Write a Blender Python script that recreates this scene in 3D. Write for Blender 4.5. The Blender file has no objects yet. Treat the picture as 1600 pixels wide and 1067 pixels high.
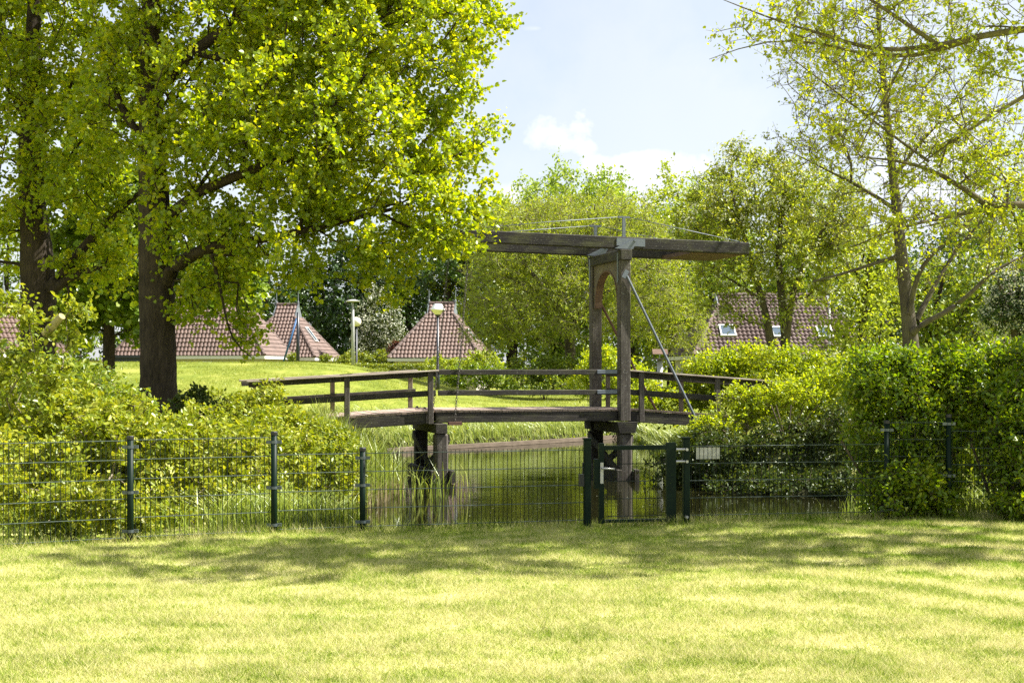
import bpy, math, random
import numpy as np
from mathutils import Vector, Matrix

R = math.radians
F = 1600 * 50 / 36.0          # focal length in photo pixels
EYE = 1.8
HOR = 575.0
scene = bpy.context.scene
COL = scene.collection


def P(px, py, Y):
    """a photo pixel at distance Y as a world point"""
    return np.array([(px - 800) / F * Y, Y, EYE - (py - HOR) / F * Y])


# ------------------------------------------------------------------ materials
def new_mat(name):
    m = bpy.data.materials.new(name)
    m.use_nodes = True
    nt = m.node_tree
    nt.nodes.clear()
    out = nt.nodes.new('ShaderNodeOutputMaterial')
    return m, nt, out


def N(nt, t, **kw):
    n = nt.nodes.new(t)
    for k, v in kw.items():
        setattr(n, k, v)
    return n


def ramp(nt, fac, stops):
    r = N(nt, 'ShaderNodeValToRGB')
    els = r.color_ramp.elements
    while len(els) < len(stops):
        els.new(0.5)
    for e, (p, c) in zip(els, stops):
        e.position = p
        e.color = (*c, 1)
    nt.links.new(fac, r.inputs[0])
    return r.outputs[0]


def noise(nt, vec, scale, detail=4, rough=0.55, dist=0.0):
    n = N(nt, 'ShaderNodeTexNoise')
    n.inputs['Scale'].default_value = scale
    n.inputs['Detail'].default_value = detail
    n.inputs['Roughness'].default_value = rough
    n.inputs['Distortion'].default_value = dist
    if vec is not None:
        nt.links.new(vec, n.inputs['Vector'])
    return n.outputs['Fac']


def mapped(nt, scale=(1, 1, 1), loc=(0, 0, 0), coord='Object'):
    tc = N(nt, 'ShaderNodeTexCoord')
    mp = N(nt, 'ShaderNodeMapping')
    mp.inputs['Scale'].default_value = scale
    mp.inputs['Location'].default_value = loc
    nt.links.new(tc.outputs[coord], mp.inputs['Vector'])
    return mp.outputs[0]


def mathn(nt, op, a, b=None, c=None, clamp=False):
    n = N(nt, 'ShaderNodeMath', operation=op, use_clamp=clamp)
    for i, v in enumerate((a, b, c)):
        if v is None:
            continue
        if isinstance(v, (int, float)):
            n.inputs[i].default_value = v
        else:
            nt.links.new(v, n.inputs[i])
    return n.outputs[0]


def mix_rgb(nt, fac, a, b, mode='MIX'):
    n = N(nt, 'ShaderNodeMix', data_type='RGBA', blend_type=mode)
    for sock, v in ((n.inputs[0], fac), (n.inputs[6], a), (n.inputs[7], b)):
        if isinstance(v, (int, float)):
            sock.default_value = v
        elif isinstance(v, tuple):
            sock.default_value = (*v, 1)
        else:
            nt.links.new(v, sock)
    return n.outputs[2]


def leaf_mat(name, stops, trans=0.45, gloss=0.05, tint=(1.25, 1.15, 0.45), rough=0.4, patch=0.35):
    m, nt, out = new_mat(name)
    geo = N(nt, 'ShaderNodeNewGeometry')
    rnd = geo.outputs['Random Per Island']
    big = noise(nt, mapped(nt), 0.7, 2)
    f = mathn(nt, 'MULTIPLY', rnd, 1 - patch)
    f2 = mathn(nt, 'MULTIPLY_ADD', big, 1.6 * patch, -0.3 * patch)
    f = mathn(nt, 'ADD', f, f2, clamp=True)
    col = ramp(nt, f, stops)
    tc = mix_rgb(nt, 1.0, col, tint, 'MULTIPLY')
    d = N(nt, 'ShaderNodeBsdfDiffuse')
    t = N(nt, 'ShaderNodeBsdfTranslucent')
    g = N(nt, 'ShaderNodeBsdfGlossy')
    g.inputs['Roughness'].default_value = rough
    g.inputs['Color'].default_value = (0.9, 0.95, 0.85, 1)
    nt.links.new(col, d.inputs['Color'])
    nt.links.new(tc, t.inputs['Color'])
    m1 = N(nt, 'ShaderNodeMixShader')
    m1.inputs[0].default_value = trans
    nt.links.new(d.outputs[0], m1.inputs[1])
    nt.links.new(t.outputs[0], m1.inputs[2])
    m2 = N(nt, 'ShaderNodeMixShader')
    m2.inputs[0].default_value = gloss
    nt.links.new(m1.outputs[0], m2.inputs[1])
    nt.links.new(g.outputs[0], m2.inputs[2])
    nt.links.new(m2.outputs[0], out.inputs[0])
    return m


def solid(name, color, rough=0.6, metal=0.0, var=0.15, scale=6.0, bump=0.0, spec=0.5):
    m, nt, out = new_mat(name)
    b = N(nt, 'ShaderNodeBsdfPrincipled')
    v = noise(nt, mapped(nt), scale, 5)
    c = mix_rgb(nt, v, tuple(x * (1 - var) for x in color), tuple(min(1, x * (1 + var)) for x in color))
    nt.links.new(c, b.inputs['Base Color'])
    b.inputs['Roughness'].default_value = rough
    b.inputs['Metallic'].default_value = metal
    b.inputs['Specular IOR Level'].default_value = spec
    if bump:
        bp = N(nt, 'ShaderNodeBump')
        bp.inputs['Strength'].default_value = bump
        bp.inputs['Distance'].default_value = 0.02
        nt.links.new(noise(nt, mapped(nt), scale * 4, 5), bp.inputs['Height'])
        nt.links.new(bp.outputs[0], b.inputs['Normal'])
    nt.links.new(b.outputs[0], out.inputs[0])
    return m


def wood_mat(name, dark, mid, light, spots=0.0, moss=0.0, rough=0.85):
    """weathered timber, grain along the object's own X axis"""
    m, nt, out = new_mat(name)
    b = N(nt, 'ShaderNodeBsdfPrincipled')
    grain = noise(nt, mapped(nt, (1.2, 22, 22)), 1.6, 7, 0.65, 0.4)
    blot = noise(nt, mapped(nt, (1.5, 3, 3)), 1.1, 4, 0.6)
    f = mathn(nt, 'MULTIPLY_ADD', blot, 0.6, mathn(nt, 'MULTIPLY_ADD', grain, 0.7, -0.15), clamp=True)
    c = ramp(nt, f, [(0.25, dark), (0.5, mid), (0.78, light)])
    if moss:
        ms = noise(nt, mapped(nt, (2, 5, 5), (3, 1, 7)), 1.3, 5, 0.65)
        mf = mathn(nt, 'MULTIPLY', ramp(nt, ms, [(0.48, (0, 0, 0)), (0.68, (1, 1, 1))]), moss)
        c = mix_rgb(nt, mf, c, (0.10, 0.105, 0.03))
    if spots:
        sp = noise(nt, mapped(nt, (1, 1, 1), (9, 2, 4)), 26, 3, 0.7)
        sf = mathn(nt, 'MULTIPLY', ramp(nt, sp, [(0.60, (0, 0, 0)), (0.70, (1, 1, 1))]), spots)
        c = mix_rgb(nt, sf, c, (0.36, 0.36, 0.31))
    nt.links.new(c, b.inputs['Base Color'])
    b.inputs['Roughness'].default_value = rough
    bp = N(nt, 'ShaderNodeBump')
    bp.inputs['Strength'].default_value = 0.6
    bp.inputs['Distance'].default_value = 0.012
    nt.links.new(grain, bp.inputs['Height'])
    nt.links.new(bp.outputs[0], b.inputs['Normal'])
    nt.links.new(b.outputs[0], out.inputs[0])
    return m


def bark_mat(name, dark, light, moss=0.0, sc=1.0):
    m, nt, out = new_mat(name)
    b = N(nt, 'ShaderNodeBsdfPrincipled')
    n1 = noise(nt, mapped(nt, (9 * sc, 9 * sc, 1.6 * sc)), 2.2, 7, 0.68, 0.6)
    n2 = noise(nt, mapped(nt), 1.4, 3)
    f = mathn(nt, 'MULTIPLY_ADD', n2, 0.4, mathn(nt, 'MULTIPLY', n1, 0.8), clamp=True)
    c = ramp(nt, f, [(0.38, dark), (0.75, light)])
    if moss:
        mf = mathn(nt, 'MULTIPLY', ramp(nt, noise(nt, mapped(nt, loc=(5, 5, 5)), 2.5, 4), [(0.45, (0, 0, 0)), (0.65, (1, 1, 1))]), moss)
        c = mix_rgb(nt, mf, c, (0.16, 0.16, 0.04))
    nt.links.new(c, b.inputs['Base Color'])
    b.inputs['Roughness'].default_value = 0.9
    b.inputs['Specular IOR Level'].default_value = 0.2
    bp = N(nt, 'ShaderNodeBump')
    bp.inputs['Strength'].default_value = 0.9
    bp.inputs['Distance'].default_value = 0.03
    nt.links.new(n1, bp.inputs['Height'])
    nt.links.new(bp.outputs[0], b.inputs['Normal'])
    nt.links.new(b.outputs[0], out.inputs[0])
    return m


M = {}
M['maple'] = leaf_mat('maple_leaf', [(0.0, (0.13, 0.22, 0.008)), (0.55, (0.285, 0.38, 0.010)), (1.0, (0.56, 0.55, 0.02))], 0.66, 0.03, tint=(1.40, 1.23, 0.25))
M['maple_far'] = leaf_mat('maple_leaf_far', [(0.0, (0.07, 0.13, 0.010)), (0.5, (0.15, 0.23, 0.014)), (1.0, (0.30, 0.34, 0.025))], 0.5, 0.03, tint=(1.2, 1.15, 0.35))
M['bush'] = leaf_mat('bush_leaf', [(0.0, (0.10, 0.16, 0.010)), (0.5, (0.26, 0.31, 0.024)), (0.93, (0.46, 0.45, 0.055)), (1.0, (0.48, 0.35, 0.05))], 0.46, 0.025, tint=(1.2, 1.14, 0.3))
M['bush_green'] = leaf_mat('bush_green_leaf', [(0.0, (0.08, 0.14, 0.012)), (0.5, (0.17, 0.24, 0.016)), (1.0, (0.36, 0.37, 0.035))], 0.5, 0.04, tint=(1.2, 1.12, 0.35))
M['hedge'] = leaf_mat('hedge_leaf', [(0.0, (0.07, 0.15, 0.008)), (0.5, (0.17, 0.27, 0.009)), (1.0, (0.42, 0.46, 0.018))], 0.62, 0.03, tint=(1.3, 1.18, 0.25))
M['yellow_shrub'] = leaf_mat('yellow_shrub_leaf', [(0.0, (0.17, 0.26, 0.012)), (0.5, (0.34, 0.42, 0.016)), (1.0, (0.55, 0.55, 0.03))], 0.58, 0.03, tint=(1.2, 1.15, 0.3))
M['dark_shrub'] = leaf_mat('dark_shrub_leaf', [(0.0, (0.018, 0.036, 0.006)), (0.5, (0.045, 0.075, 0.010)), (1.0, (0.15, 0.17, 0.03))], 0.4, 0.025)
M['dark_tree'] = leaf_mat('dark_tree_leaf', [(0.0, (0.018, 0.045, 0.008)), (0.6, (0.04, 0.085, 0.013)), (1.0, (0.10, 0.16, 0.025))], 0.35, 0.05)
M['willow'] = leaf_mat('willow_leaf', [(0.0, (0.18, 0.25, 0.02)), (0.5, (0.32, 0.39, 0.035)), (1.0, (0.48, 0.50, 0.075))], 0.52, 0.03, tint=(1.18, 1.13, 0.36))
M['poplar'] = leaf_mat('poplar_leaf', [(0.0, (0.13, 0.22, 0.025)), (0.5, (0.26, 0.36, 0.045)), (1.0, (0.42, 0.48, 0.09))], 0.52, 0.035, tint=(1.2, 1.14, 0.38))
M['hawthorn'] = leaf_mat('hawthorn_leaf', [(0.0, (0.13, 0.20, 0.015)), (0.5, (0.28, 0.35, 0.03)), (1.0, (0.50, 0.50, 0.08))], 0.55, 0.035, tint=(1.25, 1.15, 0.4))
M['blossom'] = leaf_mat('blossom_and_glint', [(0.0, (0.45, 0.47, 0.33)), (1.0, (0.75, 0.74, 0.6))], 0.3, 0.02, tint=(1, 1, 0.9))
M['ash'] = leaf_mat('ash_leaf', [(0.0, (0.15, 0.20, 0.012)), (0.5, (0.31, 0.36, 0.018)), (1.0, (0.52, 0.52, 0.04))], 0.55, 0.04, tint=(1.2, 1.12, 0.35))
M['oak'] = leaf_mat('oak_leaf', [(0.0, (0.18, 0.27, 0.010)), (0.5, (0.36, 0.43, 0.012)), (1.0, (0.56, 0.56, 0.03))], 0.6, 0.04, tint=(1.2, 1.12, 0.3))
M['box'] = leaf_mat('box_hedge_leaf', [(0.0, (0.09, 0.14, 0.012)), (0.5, (0.20, 0.25, 0.02)), (1.0, (0.36, 0.37, 0.04))], 0.4, 0.04)
M['red_shrub'] = leaf_mat('red_shrub_leaf', [(0.0, (0.05, 0.02, 0.012)), (1.0, (0.16, 0.05, 0.03))], 0.35, 0.05, tint=(1.2, 0.8, 0.6))
M['reed'] = leaf_mat('reed_blade', [(0.0, (0.14, 0.21, 0.025)), (0.6, (0.28, 0.34, 0.05)), (1.0, (0.46, 0.44, 0.13))], 0.4, 0.06, tint=(1.1, 1.1, 0.6))
M['old_reed'] = leaf_mat('dry_reed_stalk', [(0.0, (0.22, 0.17, 0.09)), (1.0, (0.42, 0.34, 0.2))], 0.2, 0.05, tint=(1, 1, 0.8))
M['bank_grass'] = leaf_mat('bank_grass_blade', [(0.0, (0.20, 0.27, 0.06)), (0.5, (0.33, 0.39, 0.11)), (1.0, (0.52, 0.52, 0.24))], 0.4, 0.06, tint=(1.1, 1.1, 0.6))

M['far_blades'] = leaf_mat('far_lawn_blade', [(0.0, (0.12, 0.17, 0.015)), (0.5, (0.22, 0.26, 0.03)), (1.0, (0.36, 0.36, 0.08))], 0.4, 0.02, tint=(1.1, 1.1, 0.6))
M['bark'] = bark_mat('rough_maple_bark', (0.008, 0.006, 0.004), (0.062, 0.047, 0.033))
M['bark_grey'] = bark_mat('grey_bark', (0.03, 0.025, 0.018), (0.14, 0.118, 0.09), 0.3)
M['bark_lichen'] = bark_mat('lichen_bark', (0.035, 0.028, 0.018), (0.14, 0.12, 0.075), 0.5)
M['twig'] = bark_mat('twig_bark', (0.06, 0.045, 0.03), (0.16, 0.125, 0.085))
M['twig_pale'] = bark_mat('pale_twig_bark', (0.13, 0.11, 0.075), (0.28, 0.24, 0.17), 0.3)
M['stick'] = bark_mat('cut_branch_bark', (0.2, 0.17, 0.08), (0.38, 0.33, 0.18), 0.3)

M['wood'] = wood_mat('weathered_grey_wood', (0.020, 0.016, 0.012), (0.066, 0.055, 0.043), (0.15, 0.13, 0.107), spots=0.65)
M['wood_dark'] = wood_mat('dark_wood', (0.010, 0.008, 0.006), (0.030, 0.025, 0.019), (0.075, 0.064, 0.048), spots=0.4, moss=0.3)  # darker timber for beams, rails and pier bracing
M['wood_beam'] = wood_mat('mossy_dark_beam', (0.005, 0.004, 0.003), (0.015, 0.012, 0.009), (0.045, 0.037, 0.025), spots=0.45, moss=0.45)
M['wood_brown'] = wood_mat('brown_wood', (0.06, 0.046, 0.032), (0.15, 0.12, 0.085), (0.26, 0.215, 0.155), moss=0.25)
M['wood_red'] = wood_mat('reddish_wood', (0.05, 0.028, 0.018), (0.12, 0.07, 0.045), (0.20, 0.13, 0.085))
M['deck'] = wood_mat('deck_planks', (0.16, 0.115, 0.085), (0.30, 0.22, 0.17), (0.42, 0.33, 0.26))
M['cap'] = wood_mat('pale_cap_wood', (0.16, 0.13, 0.10), (0.30, 0.25, 0.20), (0.46, 0.40, 0.33), spots=0.2)  # handrail caps, paler than the rails and posts
M['plank_bank'] = wood_mat('bank_planks', (0.05, 0.035, 0.022), (0.13, 0.098, 0.066), (0.26, 0.20, 0.145))
M['steel'] = solid('galvanised_steel', (0.15, 0.17, 0.20), 0.5, 0.3, 0.3, 14)
M['chain'] = solid('chain_steel', (0.10, 0.09, 0.08), 0.5, 0.5, 0.4, 20)
M['rust'] = solid('rusty_pipe', (0.14, 0.075, 0.05), 0.8, 0.1, 0.4, 9)
M['fence'] = solid('dark_green_coating', (0.003, 0.012, 0.006), 0.5, 0.0, 0.3, 9, spec=0.15)
M['wire'] = solid('dark_green_wire', (0.007, 0.013, 0.010), 0.6, 0.0, 0.2, 9, spec=0.15)
M['wire_light'] = solid('worn_green_wire', (0.05, 0.07, 0.055), 0.55, 0.0, 0.3, 5, spec=0.2)
M['black'] = solid('black_plastic', (0.012, 0.012, 0.013), 0.45)
M['clamp'] = solid('clamp_metal', (0.09, 0.11, 0.12), 0.4, 0.4)
M['alu'] = solid('aluminium', (0.42, 0.42, 0.40), 0.4, 0.4, 0.1)
M['sign'] = solid('blank_grey_sign', (0.42, 0.42, 0.37), 0.5, 0, 0.08, 30)
M['lamp'] = solid('lamp_globe', (0.80, 0.74, 0.58), 0.3, 0, 0.03)
M['lamp_white'] = solid('lamp_white_top', (0.85, 0.84, 0.80), 0.3, 0, 0.03)
M['post_navy'] = solid('dark_lamp_post', (0.02, 0.024, 0.035), 0.4)
M['post_grey'] = solid('pale_grey_post', (0.40, 0.40, 0.39), 0.5)
M['blue'] = solid('blue_paint', (0.03, 0.10, 0.24), 0.5)
M['tile'] = solid('brown_roof_tile', (0.138, 0.090, 0.072), 0.6, 0, 0.5, 1.6, spec=0.25)
M['tile_shaded'] = solid('shaded_roof_tile', (0.082, 0.054, 0.046), 0.6, 0, 0.5, 1.6, spec=0.25)  # brown tile darkened, putting the right-hand roofs' shade into the colour
M['ridge'] = solid('ridge_tile', (0.12, 0.083, 0.07), 0.6, 0, 0.3, 5, spec=0.3)
M['fascia'] = solid('white_fascia', (0.62, 0.60, 0.56), 0.5)
M['wallp'] = solid('pale_render_wall', (0.40, 0.36, 0.31), 0.8, 0, 0.08)
M['brick'] = solid('red_brick', (0.36, 0.15, 0.10), 0.85, 0, 0.3, 9)
M['lead'] = solid('grey_lead', (0.16, 0.18, 0.19), 0.6, 0.1)
M['shed'] = solid('dark_blue_shed', (0.022, 0.027, 0.040), 0.55)
M['frame'] = solid('white_window_frame', (0.72, 0.72, 0.70), 0.4)


def glass_mat():
    m, nt, out = new_mat('window_glass')
    b = N(nt, 'ShaderNodeBsdfPrincipled')
    b.inputs['Base Color'].default_value = (0.06, 0.09, 0.12, 1)
    b.inputs['Roughness'].default_value = 0.06
    b.inputs['Specular IOR Level'].default_value = 1.0
    b.inputs['Coat Weight'].default_value = 1.0
    b.inputs['Coat Roughness'].default_value = 0.03
    nt.links.new(b.outputs[0], out.inputs[0])
    return m


M['glass'] = glass_mat()


def grass_color(nt):
    """lawn colour at a world position: mown green with dry straw drifts and the mower's arcs"""
    geo = N(nt, 'ShaderNodeNewGeometry')
    mp = N(nt, 'ShaderNodeMapping')
    mp.inputs['Scale'].default_value = (0.9, 2.2, 1)
    nt.links.new(geo.outputs['Position'], mp.inputs['Vector'])
    a = noise(nt, mp.outputs[0], 1.3, 6, 0.66, 0.3)
    b = noise(nt, geo.outputs['Position'], 5.5, 4, 0.65)
    sep = N(nt, 'ShaderNodeSeparateXYZ')
    nt.links.new(geo.outputs['Position'], sep.inputs[0])
    dx = mathn(nt, 'SUBTRACT', sep.outputs[0], 0.3)
    dy = mathn(nt, 'SUBTRACT', sep.outputs[1], 8.2)
    r = mathn(nt, 'SQRT', mathn(nt, 'ADD', mathn(nt, 'MULTIPLY', dx, dx), mathn(nt, 'MULTIPLY', dy, dy)))
    r = mathn(nt, 'MULTIPLY_ADD', a, 1.3, r)
    arcs = mathn(nt, 'SINE', mathn(nt, 'MULTIPLY', r, 7.0))
    mask = mathn(nt, 'MULTIPLY', mathn(nt, 'SMOOTH_MIN', mathn(nt, 'MULTIPLY', mathn(nt, 'SUBTRACT', dx, 0.6), 0.35, clamp=True), 1.0, 0.1), 0.11)
    f = mathn(nt, 'MULTIPLY_ADD', b, 0.45, mathn(nt, 'MULTIPLY', a, 0.75))
    f = mathn(nt, 'MULTIPLY_ADD', arcs, mask, f)
    f = mathn(nt, 'ADD', f, mathn(nt, 'MULTIPLY', mathn(nt, 'MULTIPLY', mathn(nt, 'SUBTRACT', sep.outputs[1], 11.0), 0.22, clamp=True), -0.09))
    return f, geo


def lawn_mat(name, blades):
    m, nt, out = new_mat(name)
    f, geo = grass_color(nt)
    if blades:
        f = mathn(nt, 'MULTIPLY_ADD', geo.outputs['Random Per Island'], 0.46, mathn(nt, 'ADD', f, -0.25))
    col = ramp(nt, f, [(0.30, (0.10, 0.19, 0.010)), (0.44, (0.24, 0.31, 0.03)), (0.55, (0.42, 0.43, 0.12)), (0.70, (0.58, 0.54, 0.27))])
    if blades:
        d = N(nt, 'ShaderNodeBsdfDiffuse')
        t = N(nt, 'ShaderNodeBsdfTranslucent')
        nt.links.new(col, d.inputs['Color'])
        nt.links.new(col, t.inputs['Color'])
        ms = N(nt, 'ShaderNodeMixShader')
        ms.inputs[0].default_value = 0.4
        nt.links.new(d.outputs[0], ms.inputs[1])
        nt.links.new(t.outputs[0], ms.inputs[2])
        nt.links.new(ms.outputs[0], out.inputs[0])
        return m
    sep = N(nt, 'ShaderNodeSeparateXYZ')
    nt.links.new(geo.outputs['Position'], sep.inputs[0])
    # beyond the pond the lawn is fresher and evenly green
    far = mathn(nt, 'MULTIPLY', mathn(nt, 'SUBTRACT', sep.outputs[1], 24), 0.06, clamp=True)
    fine = noise(nt, mapped(nt, (1.2, 0.5, 1)), 2.4, 7, 0.72)
    coarse = noise(nt, mapped(nt, (0.35, 0.1, 1), (3, 3, 0)), 1.0, 4)
    ff = mathn(nt, 'MULTIPLY_ADD', coarse, 0.5, mathn(nt, 'MULTIPLY', fine, 0.5))
    farc = ramp(nt, ff, [(0.36, (0.09, 0.125, 0.014)), (0.5, (0.16, 0.19, 0.026)), (0.64, (0.27, 0.27, 0.06))])
    col = mix_rgb(nt, far, col, farc)
    soil = mathn(nt, 'MULTIPLY', mathn(nt, 'ADD', sep.outputs[2], 0.55), -3.0, clamp=True)
    col = mix_rgb(nt, soil, col, (0.028, 0.030, 0.011))
    b = N(nt, 'ShaderNodeBsdfPrincipled')
    b.inputs['Roughness'].default_value = 0.95
    b.inputs['Specular IOR Level'].default_value = 0.1
    nt.links.new(col, b.inputs['Base Color'])
    bp = N(nt, 'ShaderNodeBump')
    bp.inputs['Strength'].default_value = 0.5
    bp.inputs['Distance'].default_value = 0.05
    nt.links.new(noise(nt, mapped(nt), 14, 5, 0.7), bp.inputs['Height'])
    nt.links.new(bp.outputs[0], b.inputs['Normal'])
    nt.links.new(b.outputs[0], out.inputs[0])
    return m


M['ground'] = lawn_mat('lawn_ground', False)
M['blades'] = lawn_mat('lawn_blades', True)


def water_mat():
    m, nt, out = new_mat('pond_water')
    b = N(nt, 'ShaderNodeBsdfPrincipled')
    b.inputs['Base Color'].default_value = (0.010, 0.010, 0.003, 1)
    b.inputs['Roughness'].default_value = 0.03
    b.inputs['IOR'].default_value = 1.33
    n1 = noise(nt, mapped(nt, (0.7, 1.0, 1)), 5.0, 4, 0.6)
    n2 = noise(nt, mapped(nt, (0.6, 0.9, 1), (4, 4, 0)), 0.5, 3)
    amp = ramp(nt, n2, [(0.40, (0.25, 0.25, 0.25)), (0.65, (1, 1, 1))])
    h = mathn(nt, 'MULTIPLY', n1, amp)
    bp = N(nt, 'ShaderNodeBump')
    bp.inputs['Strength'].default_value = 0.085
    bp.inputs['Distance'].default_value = 0.05
    nt.links.new(h, bp.inputs['Height'])
    nt.links.new(bp.outputs[0], b.inputs['Normal'])
    nt.links.new(b.outputs[0], out.inputs[0])
    return m


M['water'] = water_mat()


# ------------------------------------------------------------------ mesh helpers
def mesh_np(name, verts, face_loops, face_sizes, mat, parent=None, smooth=False, mat2=None):
    verts = np.asarray(verts, dtype=np.float32)
    loops = np.asarray(face_loops, dtype=np.int32).ravel()
    sizes = np.asarray(face_sizes, dtype=np.int32)
    starts = np.concatenate(([0], np.cumsum(sizes)[:-1])).astype(np.int32)
    me = bpy.data.meshes.new(name)
    me.vertices.add(len(verts))
    me.vertices.foreach_set('co', verts.ravel())
    me.loops.add(len(loops))
    me.loops.foreach_set('vertex_index', loops)
    me.polygons.add(len(sizes))
    me.polygons.foreach_set('loop_start', starts)
    me.polygons.foreach_set('use_smooth', np.full(len(sizes), bool(smooth)))
    me.materials.append(mat)
    if mat2 is not None:
        me.materials.append(mat2[0])
        idx = np.zeros(len(sizes), dtype=np.int32)
        idx[mat2[1]:] = 1
        me.polygons.foreach_set('material_index', idx)
    me.update(calc_edges=True)
    me.validate()
    o = bpy.data.objects.new(name, me)
    COL.objects.link(o)
    if parent is not None:
        o.parent = parent
    return o


class MB:
    """collects shapes into one mesh"""
    def __init__(s):
        s.v, s.l, s.n, s.c = [], [], [], 0

    def add(s, verts, faces):
        verts = np.asarray(verts, float)
        s.v.append(verts)
        for f in faces:
            s.l.extend(i + s.c for i in f)
            s.n.append(len(f))
        s.c += len(verts)

    def add_np(s, verts, loops, sizes):
        s.v.append(np.asarray(verts, float))
        s.l.extend((np.asarray(loops).ravel() + s.c).tolist())
        s.n.extend(np.asarray(sizes).tolist())
        s.c += len(verts)

    def box(s, c, d, bev=0.0, rot=None):
        c = np.array(c, float)
        x, y, z = np.array(d, float) / 2
        if bev <= 0:
            v = np.array([[sx * x, sy * y, sz * z] for sx in (-1, 1) for sy in (-1, 1) for sz in (-1, 1)])
            f = [(0, 1, 3, 2), (4, 6, 7, 5), (0, 4, 5, 1), (2, 3, 7, 6), (0, 2, 6, 4), (1, 5, 7, 3)]
        else:
            # chamfered along X (a beam)
            b = min(bev, y * 0.45, z * 0.45)
            prof = [(-y + b, -z), (y - b, -z), (y, -z + b), (y, z - b), (y - b, z), (-y + b, z), (-y, z - b), (-y, -z + b)]
            e = min(b, x * 0.3)
            k = 1 - b / max(y, z) * 0.6
            v, f = [], []
            for (xx, kk) in ((-x, k), (-x + e, 1), (x - e, 1), (x, k)):
                v += [(xx, p * kk, q * kk) for p, q in prof]
            for r in range(3):
                for i in range(8):
                    j = (i + 1) % 8
                    f.append((r * 8 + i, r * 8 + 8 + i, r * 8 + 8 + j, r * 8 + j))
            f.append(tuple(range(8)))
            f.append(tuple(range(31, 23, -1)))
            v = np.array(v)
        if rot is not None:
            v = v @ np.array(rot).T
        s.add(v + c, f)

    def tube(s, pts, rad, sides=8, cap=True):
        pts = [np.array(p, float) for p in pts]
        if not hasattr(rad, '__len__'):
            rad = [rad] * len(pts)
        v = []
        for i, p in enumerate(pts):
            d = pts[min(i + 1, len(pts) - 1)] - pts[max(i - 1, 0)]
            d = d / (np.linalg.norm(d) + 1e-9)
            u = np.cross(d, (0, 0, 1.0) if abs(d[2]) < 0.9 else (1.0, 0, 0))
            u /= np.linalg.norm(u)
            w = np.cross(d, u)
            for k in range(sides):
                a = 2 * math.pi * k / sides
                v.append(p + rad[i] * (math.cos(a) * u + math.sin(a) * w))
        f = []
        for i in range(len(pts) - 1):
            for k in range(sides):
                j = (k + 1) % sides
                f.append((i * sides + k, i * sides + j, (i + 1) * sides + j, (i + 1) * sides + k))
        if cap:
            f.append(tuple(range(sides - 1, -1, -1)))
            f.append(tuple((len(pts) - 1) * sides + k for k in range(sides)))
        s.add(v, f)

    def lathe(s, prof, c=(0, 0, 0), sides=16):
        """profile of (radius, z)"""
        v = [(r * math.cos(2 * math.pi * k / sides) + c[0], r * math.sin(2 * math.pi * k / sides) + c[1], z + c[2]) for r, z in prof for k in range(sides)]
        f = []
        for i in range(len(prof) - 1):
            for k in range(sides):
                j = (k + 1) % sides
                f.append((i * sides + k, i * sides + j, (i + 1) * sides + j, (i + 1) * sides + k))
        f.append(tuple(range(sides - 1, -1, -1)))
        f.append(tuple((len(prof) - 1) * sides + k for k in range(sides)))
        s.add(v, f)

    def build(s, name, mat, parent=None, smooth=False):
        return mesh_np(name, np.concatenate(s.v), s.l, s.n, mat, parent, smooth)


def prisms(p0, p1, r0, r1, sides=5):
    """many tapered rods at once"""
    p0, p1 = np.asarray(p0, float), np.asarray(p1, float)
    n = len(p0)
    d = p1 - p0
    d /= np.linalg.norm(d, axis=1, keepdims=True) + 1e-9
    ref = np.where(np.abs(d[:, 2:3]) < 0.9, np.array([[0, 0, 1.0]]), np.array([[1.0, 0, 0]]))
    u = np.cross(d, ref)
    u /= np.linalg.norm(u, axis=1, keepdims=True) + 1e-9
    w = np.cross(d, u)
    ang = 2 * np.pi * np.arange(sides) / sides
    ring = np.cos(ang)[None, :, None] * u[:, None, :] + np.sin(ang)[None, :, None] * w[:, None, :]
    r0 = np.broadcast_to(np.asarray(r0, float), (n,))
    r1 = np.broadcast_to(np.asarray(r1, float), (n,))
    a = p0[:, None, :] + ring * r0[:, None, None]
    b = p1[:, None, :] + ring * r1[:, None, None]
    verts = np.concatenate([a, b], axis=1).reshape(-1, 3)
    k = np.arange(sides)
    j = (k + 1) % sides
    quad = np.stack([k, j, j + sides, k + sides], axis=1)
    loops = (np.arange(n)[:, None, None] * (2 * sides) + quad[None]).reshape(-1)
    return verts, loops, np.full(n * sides, 4)


LEAF_SIMPLE = (np.array([(0, 0, 0), (0.45, 0.30, 0.07), (1, 0, -0.06), (0.45, -0.30, 0.07)]), [(0, 1, 2), (0, 2, 3)])
LEAF_NARROW = (np.array([(0, 0, 0), (0.45, 0.13, 0.03), (1, 0, -0.10), (0.45, -0.13, 0.03)]), [(0, 1, 2), (0, 2, 3)])
LEAF_MAPLE = (np.array([(0, 0, 0), (0.16, 0.46, 0.05), (0.58, 0.40, 0.0), (1, 0, -0.08), (0.16, -0.46, 0.05), (0.58, -0.40, 0.0)]), [(0, 1, 2, 3), (0, 3, 5, 4)])
LEAF_OVAL = (np.array([(0, 0, 0), (0.28, 0.26, 0.06), (0.68, 0.25, 0.03), (1, 0, -0.08), (0.28, -0.26, 0.06), (0.68, -0.25, 0.03)]), [(0, 1, 2, 3), (0, 3, 5, 4)])


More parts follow.
